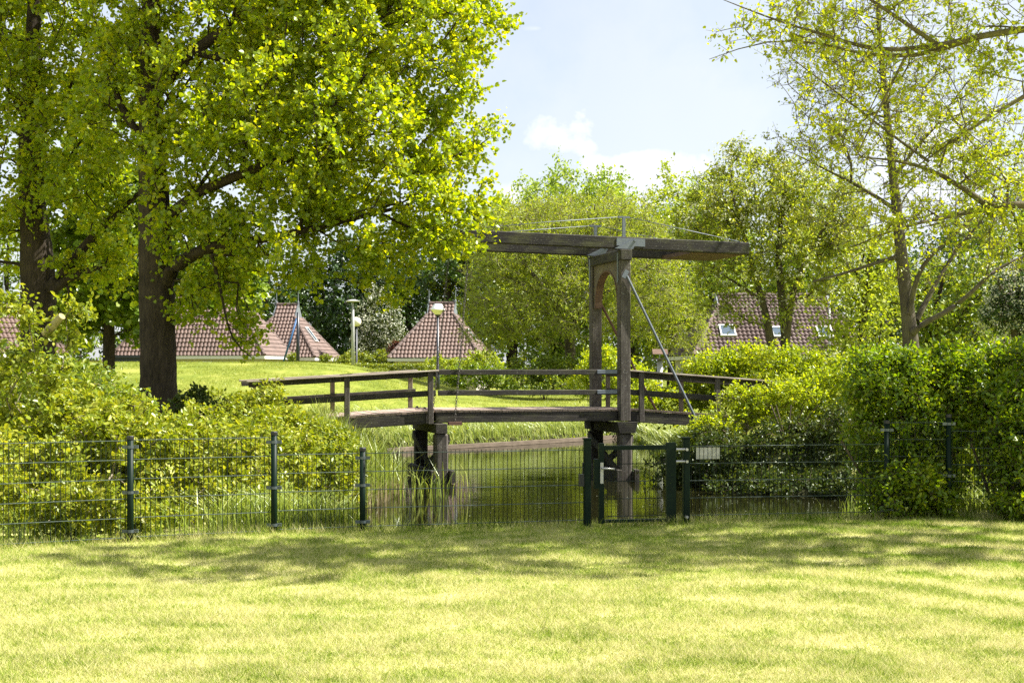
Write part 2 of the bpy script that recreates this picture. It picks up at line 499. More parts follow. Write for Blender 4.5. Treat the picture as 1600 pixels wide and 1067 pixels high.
def leaves_np(pos, axis, nrm, size, tmpl):
    tv, tf = tmpl
    n = len(pos)
    ax = axis / (np.linalg.norm(axis, axis=1, keepdims=True) + 1e-9)
    side = np.cross(nrm, ax)
    side /= np.linalg.norm(side, axis=1, keepdims=True) + 1e-9
    nm = np.cross(ax, side)
    v = pos[:, None, :] + size[:, None, None] * (tv[None, :, 0:1] * ax[:, None] + tv[None, :, 1:2] * side[:, None] + tv[None, :, 2:3] * nm[:, None])
    k = len(tv)
    fl = np.concatenate([np.array(f) for f in tf])
    loops = (np.arange(n)[:, None] * k + fl[None]).reshape(-1)
    sizes = np.tile([len(f) for f in tf], n)
    return v.reshape(-1, 3), loops, sizes


def empty(name, loc=(0, 0, 0), rz=0.0):
    o = bpy.data.objects.new(name, None)
    o.location = [float(x) for x in loc]
    o.rotation_euler = (0, 0, rz)
    o.empty_display_size = 0.3
    COL.objects.link(o)
    return o


def tag(o, label=None, cat=None, group=None, kind=None):
    if label:
        o['label'] = label
    if cat:
        o['category'] = cat
    if group:
        o['group'] = group
    if kind:
        o['kind'] = kind
    return o


# ------------------------------------------------------------------ terrain
POND = np.array([(-1.75, 17.15), (0.5, 17.75), (3.0, 18.3), (4.6, 18.9), (6.4, 20.5), (7.2, 22.0), (7.9, 26), (7.9, 30), (7.2, 32.4), (5.2, 33.2), (4.5, 36), (4.4, 40),
                 (4.8, 48), (4.6, 58.8), (3.0, 56.6), (0.0, 53.2), (-3.6, 49.6), (-5.6, 46.8), (-4.4, 41), (-3.2, 36), (-2.9, 33.5), (-3.3, 30), (-3.7, 26), (-3.5, 22.5), (-2.6, 19.6)])
WATER_Z = -1.10


def pond_sdf(x, y):
    """distance to the pond's shore, negative in the water"""
    x, y = np.asarray(x, float), np.asarray(y, float)
    best = np.full(x.shape, 1e9)
    inside = np.zeros(x.shape, bool)
    n = len(POND)
    for i in range(n):
        ax, ay = POND[i]
        bx, by = POND[(i + 1) % n]
        ex, ey = bx - ax, by - ay
        t = np.clip(((x - ax) * ex + (y - ay) * ey) / (ex * ex + ey * ey), 0, 1)
        best = np.minimum(best, np.hypot(x - ax - t * ex, y - ay - t * ey))
        c = ((ay > y) != (by > y)) & (x < (bx - ax) * (y - ay) / (by - ay + 1e-12) + ax)
        inside ^= c
    return np.where(inside, -best, best)


def sstep(a, b, x):
    t = np.clip((x - a) / (b - a), 0, 1)
    return t * t * (3 - 2 * t)


def height(x, y):
    x, y = np.asarray(x, float), np.asarray(y, float)
    land = 0.35 * sstep(19, 34, y)
    land = land - 0.2 * sstep(44, 54, y) * sstep(-9, -3, x)
    mound = 1.75 * sstep(1.5, -11.5, x * (1 + 0 * y)) * sstep(40, 78, y) * (1 - 0.92 * sstep(79, 92, y))
    land = land + mound
    land = land + 0.018 * np.sin(x * 0.9 + 1.0) * np.sin(y * 0.7) + 0.012 * np.sin(x * 2.1 + y * 1.3)
    d = pond_sdf(x, y)
    d = np.where(y > 44, d - 0.45, d)
    w = np.where(y > 44, 5.0, np.where(y < 19, 1.25, 2.6))
    bank = sstep(-0.2, 1, d / w)
    foot = np.where(y > 44, WATER_Z + 0.2, WATER_Z)
    z = np.where(d < 0, WATER_Z + np.maximum(-0.7, d * 0.6), foot + (land - foot) * bank)
    return z


def gz(x, y):
    return float(height(np.array([x]), np.array([y]))[0])


def build_ground():
    xs = np.unique(np.round(np.concatenate([np.array([-900, -500, -300, -200, -140, -100]), np.arange(-80, -14, 1.5), np.arange(-14, 14.01, 0.3), np.arange(15, 80, 1.5), np.array([100, 140, 200, 300, 500, 900])]), 3))
    ys = np.unique(np.round(np.concatenate([np.array([-200, -100, -50, -20]), np.arange(-10, 17, 0.5), np.arange(17, 62, 0.3), np.arange(62, 120, 1.2), np.array([130, 150, 180, 220, 300, 420, 600, 1000, 1600])]), 3))
    X, Y = np.meshgrid(xs, ys)
    Z = height(X, Y)
    v = np.stack([X, Y, Z], -1).reshape(-1, 3)
    ny, nx = X.shape
    i = (np.arange(ny - 1)[:, None] * nx + np.arange(nx - 1)[None]).reshape(-1)
    loops = np.stack([i, i + 1, i + nx + 1, i + nx], 1).reshape(-1)
    o = mesh_np('ground', v, loops, np.full(len(i), 4), M['ground'], smooth=True)
    tag(o, kind='structure')


build_ground()
w = MB()
w.add([(-14, 16.9, WATER_Z), (16, 16.9, WATER_Z), (16, 62, WATER_Z), (-14, 62, WATER_Z)], [(0, 1, 2, 3)])
tag(w.build('water', M['water']), kind='structure')


# ------------------------------------------------------------------ plants
def in_blobs(blobs, n, rs, shell=0.0):
    wts = np.array([(b[3] * b[4] * b[5]) ** 0.75 * (b[6] if len(b) > 6 else 1.0) for b in blobs])
    cnt = np.maximum(1, np.round(n * wts / wts.sum())).astype(int)
    out, cen = [], []
    for b, c in zip(blobs, cnt):
        d = rs.normal(size=(c, 3))
        d /= np.linalg.norm(d, axis=1, keepdims=True)
        r = rs.rand(c) ** (1 / (3.0 + 6 * shell))
        p = np.array(P(b[0], b[1], b[2])) + d * r[:, None] * np.array([b[3], b[4], b[5]])
        out.append(p)
        cen.append(np.repeat([P(b[0], b[1], b[2])], c, 0))
    return np.concatenate(out), np.concatenate(cen)


def grow(paths, targets, rs, tip=0.012, seg=0.6, power=0.44, alpha=0.35, sag=0.12, attach=-9.0):
    """joins every target to the growing skeleton; paths = fixed limbs [(points, radii)]"""
    pos, par, fixed, plen = [], [], [], []
    for pts, rad in paths:
        pts = np.asarray(pts, float)
        prev = -1
        if pos:
            dd = np.linalg.norm(np.array(pos) - pts[0], axis=1)
            prev = int(np.argmin(dd))
        for q in range(len(pts)):
            if q == 0:
                pos.append(pts[0]); par.append(prev); fixed.append(rad[0])
                plen.append(0 if prev < 0 else plen[prev])
                last = len(pos) - 1
                continue
            k = max(1, int(np.linalg.norm(pts[q] - pts[q - 1]) / seg))
            for j in range(1, k + 1):
                t = j / k
                pp = pts[q - 1] * (1 - t) + pts[q] * t
                pos.append(pp); par.append(last)
                fixed.append(rad[q - 1] * (1 - t) + rad[q] * t)
                plen.append(plen[last] + np.linalg.norm(pp - pos[last]))
                last = len(pos) - 1
    nfix = len(pos)
    cap = nfix + len(targets) * 40
    A = np.zeros((cap, 3)); A[:nfix] = np.array(pos)
    L = np.zeros(cap); L[:nfix] = plen
    Pn = np.full(cap, -1); Pn[:nfix] = par
    n = nfix
    d0 = np.array([np.min(np.linalg.norm(A[:nfix] - t, axis=1)) for t in targets])
    for ti in np.argsort(d0):
        t = targets[ti]
        d = np.linalg.norm(A[:n] - t, axis=1)
        cost = d + alpha * L[:n] + np.where(A[:n, 2] > t[2] + 0.3, 0.8 * (A[:n, 2] - t[2]), 0) + np.where(A[:n, 2] < attach, 50.0, 0)
        i = int(np.argmin(cost))
        a = A[i]
        dist = np.linalg.norm(t - a)
        k = min(30, max(1, int(round(dist / seg))))
        mid = (a + t) / 2 + rs.normal(size=3) * dist * 0.10 + np.array([0, 0, sag * dist])
        last = i
        for j in range(1, k + 1):
            s = j / k
            pp = (1 - s) ** 2 * a + 2 * s * (1 - s) * mid + s * s * t
            if j < k:
                pp = pp + rs.normal(size=3) * 0.05 * seg
            A[n] = pp; Pn[n] = last
            L[n] = L[last] + np.linalg.norm(pp - A[last])
            last = n
            n += 1
    cntd = np.zeros(n)
    for i in range(n - 1, -1, -1):
        if cntd[i] == 0:
            cntd[i] = 1
        if Pn[i] >= 0:
            cntd[Pn[i]] += cntd[i] if True else 0
    rad = tip * cntd ** power
    rad[:nfix] = fixed
    for i in range(nfix, n):
        rad[i] = min(rad[i], rad[Pn[i]] * 0.9)
    e = np.arange(nfix, n)
    return A[:n], Pn[:n], rad, e, nfix


def twigs_and_leaves(targets, centers, per, spread, size, rs, up=0.7, twigs=6, outward=0.6, droop=0.0, jitter=0.04):
    n = len(targets)
    out = targets - centers
    out /= np.linalg.norm(out, axis=1, keepdims=True) + 1e-6
    td = rs.normal(size=(n, twigs, 3)) + outward * out[:, None, :] + np.array([0, 0, 0.25 - droop])
    td /= np.linalg.norm(td, axis=2, keepdims=True)
    tl = spread * (0.55 + 0.75 * rs.rand(n, twigs))
    t0 = np.repeat(targets[:, None, :], twigs, 1)
    t1 = t0 + td * tl[..., None]
    m = max(1, int(round(per / twigs)))
    s = 0.15 + 0.9 * rs.rand(n, twigs, m)
    pos = t0[:, :, None, :] + td[:, :, None, :] * (tl[..., None] * s)[..., None] + rs.normal(size=(n, twigs, m, 3)) * jitter
    ax = td[:, :, None, :] * 0.5 + rs.normal(size=(n, twigs, m, 3)) * 0.7 - np.array([0, 0, 0.15 + droop])
    nr = np.array([0, 0, up]) + rs.normal(size=(n, twigs, m, 3)) * 0.6
    sz = size * (0.5 + 0.85 * rs.rand(n, twigs, m))
    return pos.reshape(-1, 3), ax.reshape(-1, 3), nr.reshape(-1, 3), sz.reshape(-1), t0.reshape(-1, 3), t1.reshape(-1, 3)


def trunk_mesh(pts, rad, sides=22, step=0.16, rough=0.10, seed=0):
    rs = np.random.RandomState(seed)
    pts = np.asarray(pts, float)
    seglen = np.linalg.norm(np.diff(pts, axis=0), axis=1)
    cum = np.concatenate([[0], np.cumsum(seglen)])
    n = max(4, int(cum[-1] / step))
    s = np.linspace(0, cum[-1], n)
    # smooth path
    C = np.stack([np.interp(s, cum, pts[:, k]) for k in range(3)], 1)
    for _ in range(4):
        C[1:-1] = 0.25 * C[:-2] + 0.5 * C[1:-1] + 0.25 * C[2:]
    rr = np.interp(s, cum, rad)
    d = np.gradient(C, axis=0)
    d /= np.linalg.norm(d, axis=1, keepdims=True)
    ref = np.where(np.abs(d[:, 2:3]) > 0.6, np.array([[1.0, 0, 0]]), np.array([[0, 0, 1.0]]))
    u = np.cross(d, ref)
    u /= np.linalg.norm(u, axis=1, keepdims=True)
    w_ = np.cross(d, u)
    a = 2 * np.pi * np.arange(sides) / sides
    ph = rs.rand(8) * 6.28
    A, S = np.meshgrid(a, s)
    disp = 0.45 * np.sin(3 * A + ph[0] + 0.5 * S) + 0.5 * np.sin(7 * A + ph[1] + 0.8 * np.sin(1.7 * S + ph[2])) + 0.45 * np.sin(11 * A + ph[3] + 1.3 * np.sin(2.3 * S + ph[4])) + 0.3 * rs.normal(size=A.shape)
    RR = rr[:, None] * (1 + rough * disp)
    v = C[:, None, :] + RR[..., None] * (np.cos(A)[..., None] * u[:, None, :] + np.sin(A)[..., None] * w_[:, None, :])
    v = v.reshape(-1, 3)
    k = np.arange(sides)
    q = np.stack([k, (k + 1) % sides, (k + 1) % sides + sides, k + sides], 1)
    loops = (np.arange(n - 1)[:, None, None] * sides + q[None]).reshape(-1)
    return v, loops, np.full((n - 1) * sides, 4)


def plant(name, label, cat, base, paths, blobs, n, per, spread, size, leaf, bark, twigm=None, group=None, seed=1, tip=0.012, seg=0.6,
          alpha=0.35, tmpl=LEAF_SIMPLE, up=0.7, twigs=6, outward=0.6, droop=0.0, shell=0.0, sag=0.12, power=0.44, crown='crown', trunk='trunk',
          twig_r=0.005, sides=5, blossom=None, rough=0.10, jitter=0.04, trunk_sides=22, extra=None, twig_keep=1.0, attach=-9.0, extra_leaf=None):
    """a woody plant: fixed limbs (paths, world points), a crown filling the blobs, leaves on twigs"""
    rs = np.random.RandomState(seed)
    base = np.asarray(base, float)
    root = empty(name, base)
    tag(root, label, cat, group)
    T, Cn = in_blobs(blobs, n, rs, shell)
    if extra is not None:
        T = np.concatenate([T, extra]); Cn = np.concatenate([Cn, extra + rs.normal(size=extra.shape)])
    zmin = height(T[:, 0], T[:, 1]) + 0.05
    T[:, 2] = np.maximum(T[:, 2], np.maximum(zmin, WATER_Z + 0.12))
    A, Pn, rad, e, nfix = grow(paths, T, rs, tip, seg, power, alpha, sag, attach)
    mb = MB()
    for i, (pts, rd) in enumerate(paths):
        big = max(rd) > 0.09
        v, l, s_ = trunk_mesh(np.asarray(pts) - base, rd, trunk_sides if big else 8, 0.16 if big else 0.3, rough if big else 0.05, seed + i)
        mb.add_np(v, l, s_)
    big = e[rad[e] > 0.045]
    v, l, s_ = prisms(A[Pn[e]] - base, A[e] - base, np.minimum(rad[Pn[e]], rad[e] * 1.25), rad[e], sides)
    mb.add_np(v, l, s_)
    nx_ = len(extra) if extra is not None and extra_leaf else 0
    pos, ax, nr, sz, t0, t1 = twigs_and_leaves(T[:len(T) - nx_], Cn[:len(T) - nx_], per, spread, size, rs, up, twigs, outward, droop, jitter)
    if nx_:
        more = twigs_and_leaves(T[-nx_:], Cn[-nx_:], extra_leaf[0], extra_leaf[2], extra_leaf[1], rs, up, twigs, outward, droop, jitter)
        pos, ax, nr, sz, t0, t1 = [np.concatenate(q) for q in zip((pos, ax, nr, sz, t0, t1), more)]
    # leaves stay above ground and water
    g = np.maximum(height(pos[:, 0], pos[:, 1]) + 0.03, WATER_Z + 0.04)
    ok = pos[:, 2] > g
    pos, ax, nr, sz = pos[ok], ax[ok], nr[ok], sz[ok]
    mb.build(trunk, bark, root, smooth=True)
    kt = rs.rand(len(t0)) < twig_keep
    v, l, s_ = leaves_np(pos - base, ax, nr, sz, tmpl)
    if kt.any():
        v2, l2, s2 = prisms(t0[kt] - base, t1[kt] - base, twig_r, twig_r * 0.5, 3)
        mesh_np(crown, np.concatenate([v, v2]), np.concatenate([l, l2 + len(v)]), np.concatenate([s_, s2]), leaf, root, mat2=(twigm or M['twig'], len(s_)))
    else:
        mesh_np(crown, v, l, s_, leaf, root)
    if blossom:
        cnt, bsz, bspread = blossom
        rs2 = np.random.RandomState(seed + 77)
        k = rs2.choice(len(t1), min(cnt, len(t1)), replace=False)
        c = t1[k]
        m = 9
        bp = (c[:, None, :] + rs2.normal(size=(len(c), m, 3)) * bspread).reshape(-1, 3)
        v, l, s_ = leaves_np(bp - base, rs2.normal(size=bp.shape), rs2.normal(size=bp.shape) + np.array([0, 0, 0.6]), bsz * (0.6 + 0.7 * rs2.rand(len(bp))), LEAF_OVAL)
        mesh_np('blossom', v, l, s_, M['blossom'], root)  # petals; on the dark shrub they stand for leaf glints
    return root


def stems_from(base, k, rs, h=0.5, spread=0.5, r=0.02):
    base = np.asarray(base, float)
    out = []
    for i in range(k):
        d = rs.normal(size=3) * spread
        out.append(([base + np.array([d[0] * .2, d[1] * .2, -0.1]), base + np.array([d[0] * 0.5, d[1] * 0.5, h * 0.5]), base + np.array([d[0], d[1], h])], [r, r * 0.8, r * 0.6]))
    return out


def pp(*pts):
    """limb path from photo pixels: (px, py, distance, radius)"""
    return ([P(a, b, c) for a, b, c, _ in pts], [r for *_, r in pts])


# --- the big maple in front of the bridge end
D = 31.0
b1 = P(248, 655, D)
maple_blobs = [
    (330, 70, 31, 2.6, 2.6, 2.2), (520, 60, 30.5, 2.3, 2.4, 1.9), (650, 40, 30.5, 1.6, 1.7, 1.3), (735, 30, 30.5, 0.75, 1.0, 0.85, 1.3),
    (660, 140, 30, 1.15, 1.5, 0.8), (740, 215, 30.5, 0.62, 0.8, 0.36, 1.3), (690, 250, 30.5, 1.05, 1.4, 0.95), (560, 230, 29.5, 1.8, 2.0, 1.4),
    (610, 330, 30, 1.7, 1.7, 1.05), (700, 350, 30.5, 0.85, 1.1, 0.6, 1.3), (742, 365, 30.5, 0.26, 0.5, 0.34, 2.0), (610, 425, 30.5, 0.55, 0.9, 0.65, 1.3), (480, 365, 29.5, 1.6, 1.8, 0.8),
    (390, 260, 29.5, 1.9, 2.0, 1.5), (310, 380, 30, 1.1, 1.4, 0.7), (345, 470, 30.5, 0.9, 1.0, 0.5), (400, 530, 30.5, 0.42, 0.6, 0.42, 1.4), (365, 430, 31, 0.7, 1.0, 0.5),
    (500, 440, 30.5, 0.85, 1.0, 0.35), (215, 150, 31, 1.4, 1.8, 1.6), (240, 300, 29.6, 0.7, 0.6, 0.9, 0.7), (255, 200, 29.4, 0.9, 0.7, 1.0, 0.7), (470, 160, 29.2, 2.0, 1.6, 1.3),
    (420, -120, 31, 3.2, 3.0, 2.2), (600, -90, 31, 2.1, 2.3, 1.6), (380, -330, 31.5, 2.5, 2.5, 2.2), (250, -160, 32, 2.4, 2.4, 2.2), (400, 40, 34, 2.6, 1.6, 2.6), (480, 250, 33.4, 2.3, 1.2, 1.5)]
trunk1 = [(248, 665, D, 0.50), (248, 640, D, 0.44), (248, 600, D, 0.385), (247, 520, D, 0.365), (246, 440, D, 0.37), (243, 390, D, 0.36), (240, 300, D, 0.31), (236, 200, D, 0.26), (232, 80, D, 0.22), (240, -60, D, 0.17), (260, -250, D, 0.10), (270, -400, D, 0.05)]
limbs1 = [pp(*trunk1),
          pp((258, 440, 30.8, 0.16), (272, 415, 30.6, 0.15), (298, 400, 30.3, 0.13), (330, 385, 30, 0.115), (400, 375, 29.8, 0.09), (470, 362, 29.6, 0.07), (540, 345, 29.8, 0.05), (640, 320, 30, 0.03)),
          pp((246, 370, 30.7, 0.14), (270, 330, 30.2, 0.12), (330, 290, 29.6, 0.1), (420, 255, 29.3, 0.075), (520, 230, 29.6, 0.05)),
          pp((240, 150, 31, 0.15), (290, 90, 30.8, 0.12), (360, 40, 30.6, 0.1), (430, -20, 30.6, 0.07)),
          pp((300, 80, 30.8, 0.1), (430, 110, 30.5, 0.085), (520, 60, 30.4, 0.07), (640, 10, 30.4, 0.04)),
          pp((330, 398, 30, 0.05), (345, 440, 30, 0.032), (352, 480, 30.1, 0.026), (350, 520, 30.2, 0.022), (368, 556, 30.3, 0.014), (395, 560, 30.4, 0.01)),
          pp((236, 230, 31, 0.1), (200, 190, 31, 0.08), (170, 120, 31, 0.06), (150, 50, 31, 0.04))]
plant('maple_tree', 'large maple with thick dark trunk and bright crown reaching to the drawbridge beam', 'tree', b1, limbs1, maple_blobs,
      1400, 118, 0.52, 0.088, M['maple'], M['bark'], seed=11, tmpl=LEAF_MAPLE, up=0.5, twigs=8, attach=3.6, tip=0.011, seg=0.55, power=0.40, twig_r=0.004, twig_keep=0.6, rough=0.07, trunk_sides=30)

# --- second maple at the left edge
D = 34.0
b2 = P(58, 640, D)
limbs2 = [pp((58, 650, D, 0.5), (58, 600, D, 0.42), (60, 500, D, 0.40), (60, 430, D, 0.385), (57, 390, D, 0.36), (50, 320, D, 0.30), (45, 220, D, 0.24), (50, 80, D, 0.18), (60, -100, D, 0.13), (70, -300, D, 0.06)),
          pp((75, 450, 33.8, 0.14), (100, 432, 33.6, 0.13), (118, 402, 33.5, 0.12), (140, 375, 33.5, 0.1), (180, 335, 33.3, 0.07), (220, 300, 33.3, 0.04)),
          pp((82, 455, 33.7, 0.11), (110, 430, 33.5, 0.1), (140, 422, 33.4, 0.08), (165, 418, 33.4, 0.05)),
          pp((104, 440, 33.6, 0.06), (112, 465, 33.6, 0.05), (118, 480, 33.6, 0.03))]
maple2_blobs = [(60, 60, 34, 2.6, 2.6, 2.0), (-80, 120, 34, 2.4, 2.6, 2.2), (150, 120, 34, 1.3, 1.8, 1.4), (20, 220, 32.6, 1.8, 1.6, 1.3), (120, 280, 33, 1.2, 1.4, 0.9), (-60, 320, 34, 1.7, 2, 1.3),
                (170, 360, 33.4, 0.9, 1.1, 0.65), (30, 330, 32.6, 0.9, 0.8, 0.6, 0.6), (150, 420, 33.6, 0.9, 1.0, 0.45), (60, -120, 34, 2.9, 2.8, 2.2), (-60, -280, 34, 2.6, 2.6, 2.2), (140, -280, 34, 2.2, 2.2, 2),
                (200, 420, 33.8, 0.5, 0.8, 0.5), (0, 400, 34.5, 0.8, 0.8, 0.5), (130, 200, 35.5, 1.6, 1.2, 1.6), (-20, 30, 36, 2.4, 1.5, 2.2)]
plant('maple_tree', 'maple with forked trunk at the left edge, behind the tall fence shrubs', 'tree', b2, limbs2, maple2_blobs,
      760, 104, 0.54, 0.092, M['maple'], M['bark'], seed=12, tmpl=LEAF_MAPLE, up=0.5, twigs=8, attach=3.6, seg=0.6, power=0.40, twig_r=0.004, twig_keep=0.6, rough=0.07, trunk_sides=28)
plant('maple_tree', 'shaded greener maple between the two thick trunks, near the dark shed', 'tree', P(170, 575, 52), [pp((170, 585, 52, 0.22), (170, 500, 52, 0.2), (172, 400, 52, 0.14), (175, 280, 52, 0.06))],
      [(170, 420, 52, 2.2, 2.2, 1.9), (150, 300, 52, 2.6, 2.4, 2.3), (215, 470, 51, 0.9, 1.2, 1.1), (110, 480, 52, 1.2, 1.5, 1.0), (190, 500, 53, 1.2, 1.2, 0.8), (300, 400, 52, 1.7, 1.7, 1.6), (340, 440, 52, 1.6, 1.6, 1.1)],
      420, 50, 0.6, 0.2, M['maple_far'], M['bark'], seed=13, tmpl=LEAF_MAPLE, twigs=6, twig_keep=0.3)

# --- oak whose limbs reach in from the right, over the near lawn
bo = np.array([10.5, 17.6, -0.1])
Yo = 16.6
oak_limbs = [([bo, bo + [0, 0, 1.5], bo + [-0.1, 0, 3.0], bo + [-0.2, 0, 5], bo + [-0.1, -0.2, 7.5], bo + [0.2, -0.3, 10]], [0.42, 0.36, 0.33, 0.27, 0.18, 0.06]),
             ([bo + [-0.1, 0, 2.9]] + [P(*q) for q in ((1720, 330, 16.9), (1600, 318, 16.8), (1548, 322, 16.7), (1500, 335, 16.6), (1440, 347, 16.5), (1385, 362, 16.4), (1335, 385, 16.4))], [0.11, 0.052, 0.045, 0.040, 0.026, 0.018, 0.012, 0.006]),
             ([P(*q) for q in ((1545, 323, 16.7), (1530, 305, 16.7), (1500, 288, 16.6), (1468, 262, 16.5), (1445, 247, 16.5), (1400, 243, 16.4), (1345, 246, 16.3))], [0.042, 0.036, 0.032, 0.027, 0.023, 0.015, 0.007]),
             ([P(*q) for q in ((1452, 253, 16.5), (1415, 240, 16.6), (1380, 200, 16.6), (1330, 160, 16.5), (1275, 120, 16.5), (1235, 90, 16.5))], [0.02, 0.017, 0.014, 0.012, 0.009, 0.005]),
             ([bo + [-0.2, 0, 4.6]] + [P(*q) for q in ((1700, 30, 16.2), (1600, 47, 16.0), (1545, 53, 15.9), (1480, 70, 15.8), (1400, 80, 15.7), (1340, 76, 15.6), (1305, 58, 15.6), (1240, 42, 15.5), (1180, 20, 15.5), (1130, 0, 15.5))], [0.10, 0.046, 0.038, 0.034, 0.029, 0.025, 0.021, 0.017, 0.012, 0.008, 0.004]),
             ([P(*q) for q in ((1520, 60, 15.9), (1480, 82, 15.9), (1435, 98, 15.9), (1390, 101, 15.9), (1350, 97, 15.9), (1320, 85, 15.9), (1295, 62, 15.9), (1265, 52, 15.9), (1220, 52, 15.8), (1175, 58, 15.8), (1135, 82, 15.8), (1108, 93, 15.8))], [0.033, 0.028, 0.025, 0.022, 0.019, 0.016, 0.013, 0.011, 0.009, 0.007, 0.005, 0.003]),
             ([P(*q) for q in ((1470, 74, 15.8), (1430, 45, 15.7), (1400, 20, 15.7), (1370, 10, 15.6), (1330, -20, 15.6))], [0.03, 0.025, 0.022, 0.018, 0.012]),
             ([P(*q) for q in ((1640, 130, 16.3), (1600, 147, 16.3), (1550, 175, 16.3), (1490, 220, 16.3), (1430, 262, 16.3))], [0.03, 0.026, 0.022, 0.015, 0.007]),
             ([P(*q) for q in ((1420, 80, 15.7), (1395, 110, 15.7), (1370, 180, 15.7), (1340, 240, 15.8))], [0.02, 0.014, 0.011, 0.006])]
oak_blobs = [(1480, 180, 16.4, 0.9, 0.8, 0.9), (1350, 60, 15.8, 0.9, 0.8, 0.55), (1230, 50, 15.7, 0.6, 0.6, 0.35, 1.2), (1330, 160, 16.4, 0.6, 0.6, 0.5), (1420, 340, 16.4, 0.8, 0.7, 0.4), (1540, 260, 16.5, 0.6, 0.8, 0.6),
             (1560, 370, 16.7, 0.5, 0.6, 0.35), (1560, 60, 16, 0.7, 0.9, 0.5), (1300, 240, 16.3, 0.4, 0.5, 0.35, .7), (1150, 60, 15.7, 0.28, 0.4, 0.25, 0.7)]
ox = []
rs_ = np.random.RandomState(5)
for c, r_, n_ in (((4.2, 14.0, 8.2), (2.6, 1.6, 0.8), 170), ((7.2, 14.3, 8.9), (2.6, 1.8, 1.0), 180), ((10.3, 16.2, 8.4), (3.0, 2.4, 2.0), 160), ((9.0, 14.4, 7.4), (2.2, 1.4, 1.0), 110), ((11.5, 19.5, 6.2), (3.2, 2.5, 2.2), 80), ((6.2, 15.8, 8.2), (2.6, 1.2, 0.8), 110)):
    d_ = rs_.normal(size=(n_, 3)); d_ /= np.linalg.norm(d_, axis=1, keepdims=True)
    ox.append(np.array(c) + d_ * (rs_.rand(n_, 1) ** 0.4) * np.array(r_))
plant('oak_tree', 'sparse lichen covered oak reaching in from the right edge over the lawn', 'tree', bo, oak_limbs, oak_blobs,
      460, 20, 0.17, 0.054, M['oak'], M['bark_lichen'], M['twig'], seed=21, tmpl=LEAF_OVAL, up=0.5, twigs=4, tip=0.0042, seg=0.2, power=0.46, alpha=0.2, twig_r=0.003, sag=0.02, jitter=0.025, extra=np.concatenate(ox), attach=2.8, extra_leaf=(40, 0.10, 0.25))

# --- sparse ash tree behind the right hedge
D = 40.0
ba = P(1428, 585, D)
ash_limbs = [pp((1428, 600, D, 0.28), (1424, 545, D, 0.225), (1418, 480, D, 0.19), (1411, 420, D, 0.17), (1404, 350, D, 0.145), (1394, 260, D, 0.115), (1384, 160, D, 0.09), (1374, 60, D, 0.07), (1370, -60, D, 0.06), (1372, -160, D, 0.03)),
             pp((1426, 520, 39.8, 0.11), (1442, 505, 39.6, 0.08), (1475, 490, 39.4, 0.07), (1510, 465, 39.2, 0.062), (1545, 430, 39, 0.052), (1580, 408, 39, 0.04), (1630, 390, 39, 0.025)),
             pp((1432, 500, 40.2, 0.09), (1450, 465, 40.4, 0.075), (1470, 430, 40.6, 0.06), (1490, 395, 40.8, 0.05), (1530, 350, 41, 0.03)),
             pp((1421, 490, 39.8, 0.09), (1428, 440, 39.6, 0.075), (1440, 405, 39.4, 0.06), (1480, 380, 39.2, 0.045), (1530, 330, 39, 0.025)),
             pp((1408, 400, 40, 0.07), (1380, 405, 40, 0.055), (1330, 425, 40, 0.04), (1270, 440, 40, 0.025)),
             pp((1402, 330, 40, 0.07), (1360, 300, 40.2, 0.05), (1300, 270, 40.4, 0.03), (1240, 240, 40.4, 0.015)),
             pp((1396, 280, 40, 0.06), (1420, 240, 39.8, 0.05), (1460, 200, 39.6, 0.03))]
ash_blobs = [(1390, 60, 40, 2.4, 2.2, 2.0), (1300, 120, 40, 1.6, 1.8, 1.5), (1280, 220, 40, 1.5, 1.6, 1.0), (1400, 230, 40, 2.0, 2.0, 1.4), (1480, 160, 40, 1.9, 1.8, 1.8), (1500, 320, 40, 1.8, 1.8, 1.1), (1330, 340, 40, 1.5, 1.4, 0.8, .8),
             (1250, 30, 40, 1.0, 1.4, 1.2, .6), (1400, -80, 40, 2.2, 2.2, 1.6), (1440, 420, 39.6, 1.2, 1.2, 0.6, .6), (1560, 250, 40, 1.2, 1.4, 1.4, .8), (1240, 240, 40, 0.7, 0.9, 0.5), (1560, 400, 39, 0.9, 1, 0.7)]
plant('ash_tree', 'thinly leaved ash with bare pale twigs behind the clipped right hedge', 'tree', ba, ash_limbs, ash_blobs,
      980, 20, 0.38, 0.088, M['ash'], M['bark_grey'], M['twig'], seed=31, tmpl=LEAF_SIMPLE, up=0.5, twigs=6, tip=0.009, seg=0.45, power=0.44, alpha=0.25, twig_r=0.006, rough=0.06, attach=3.0)

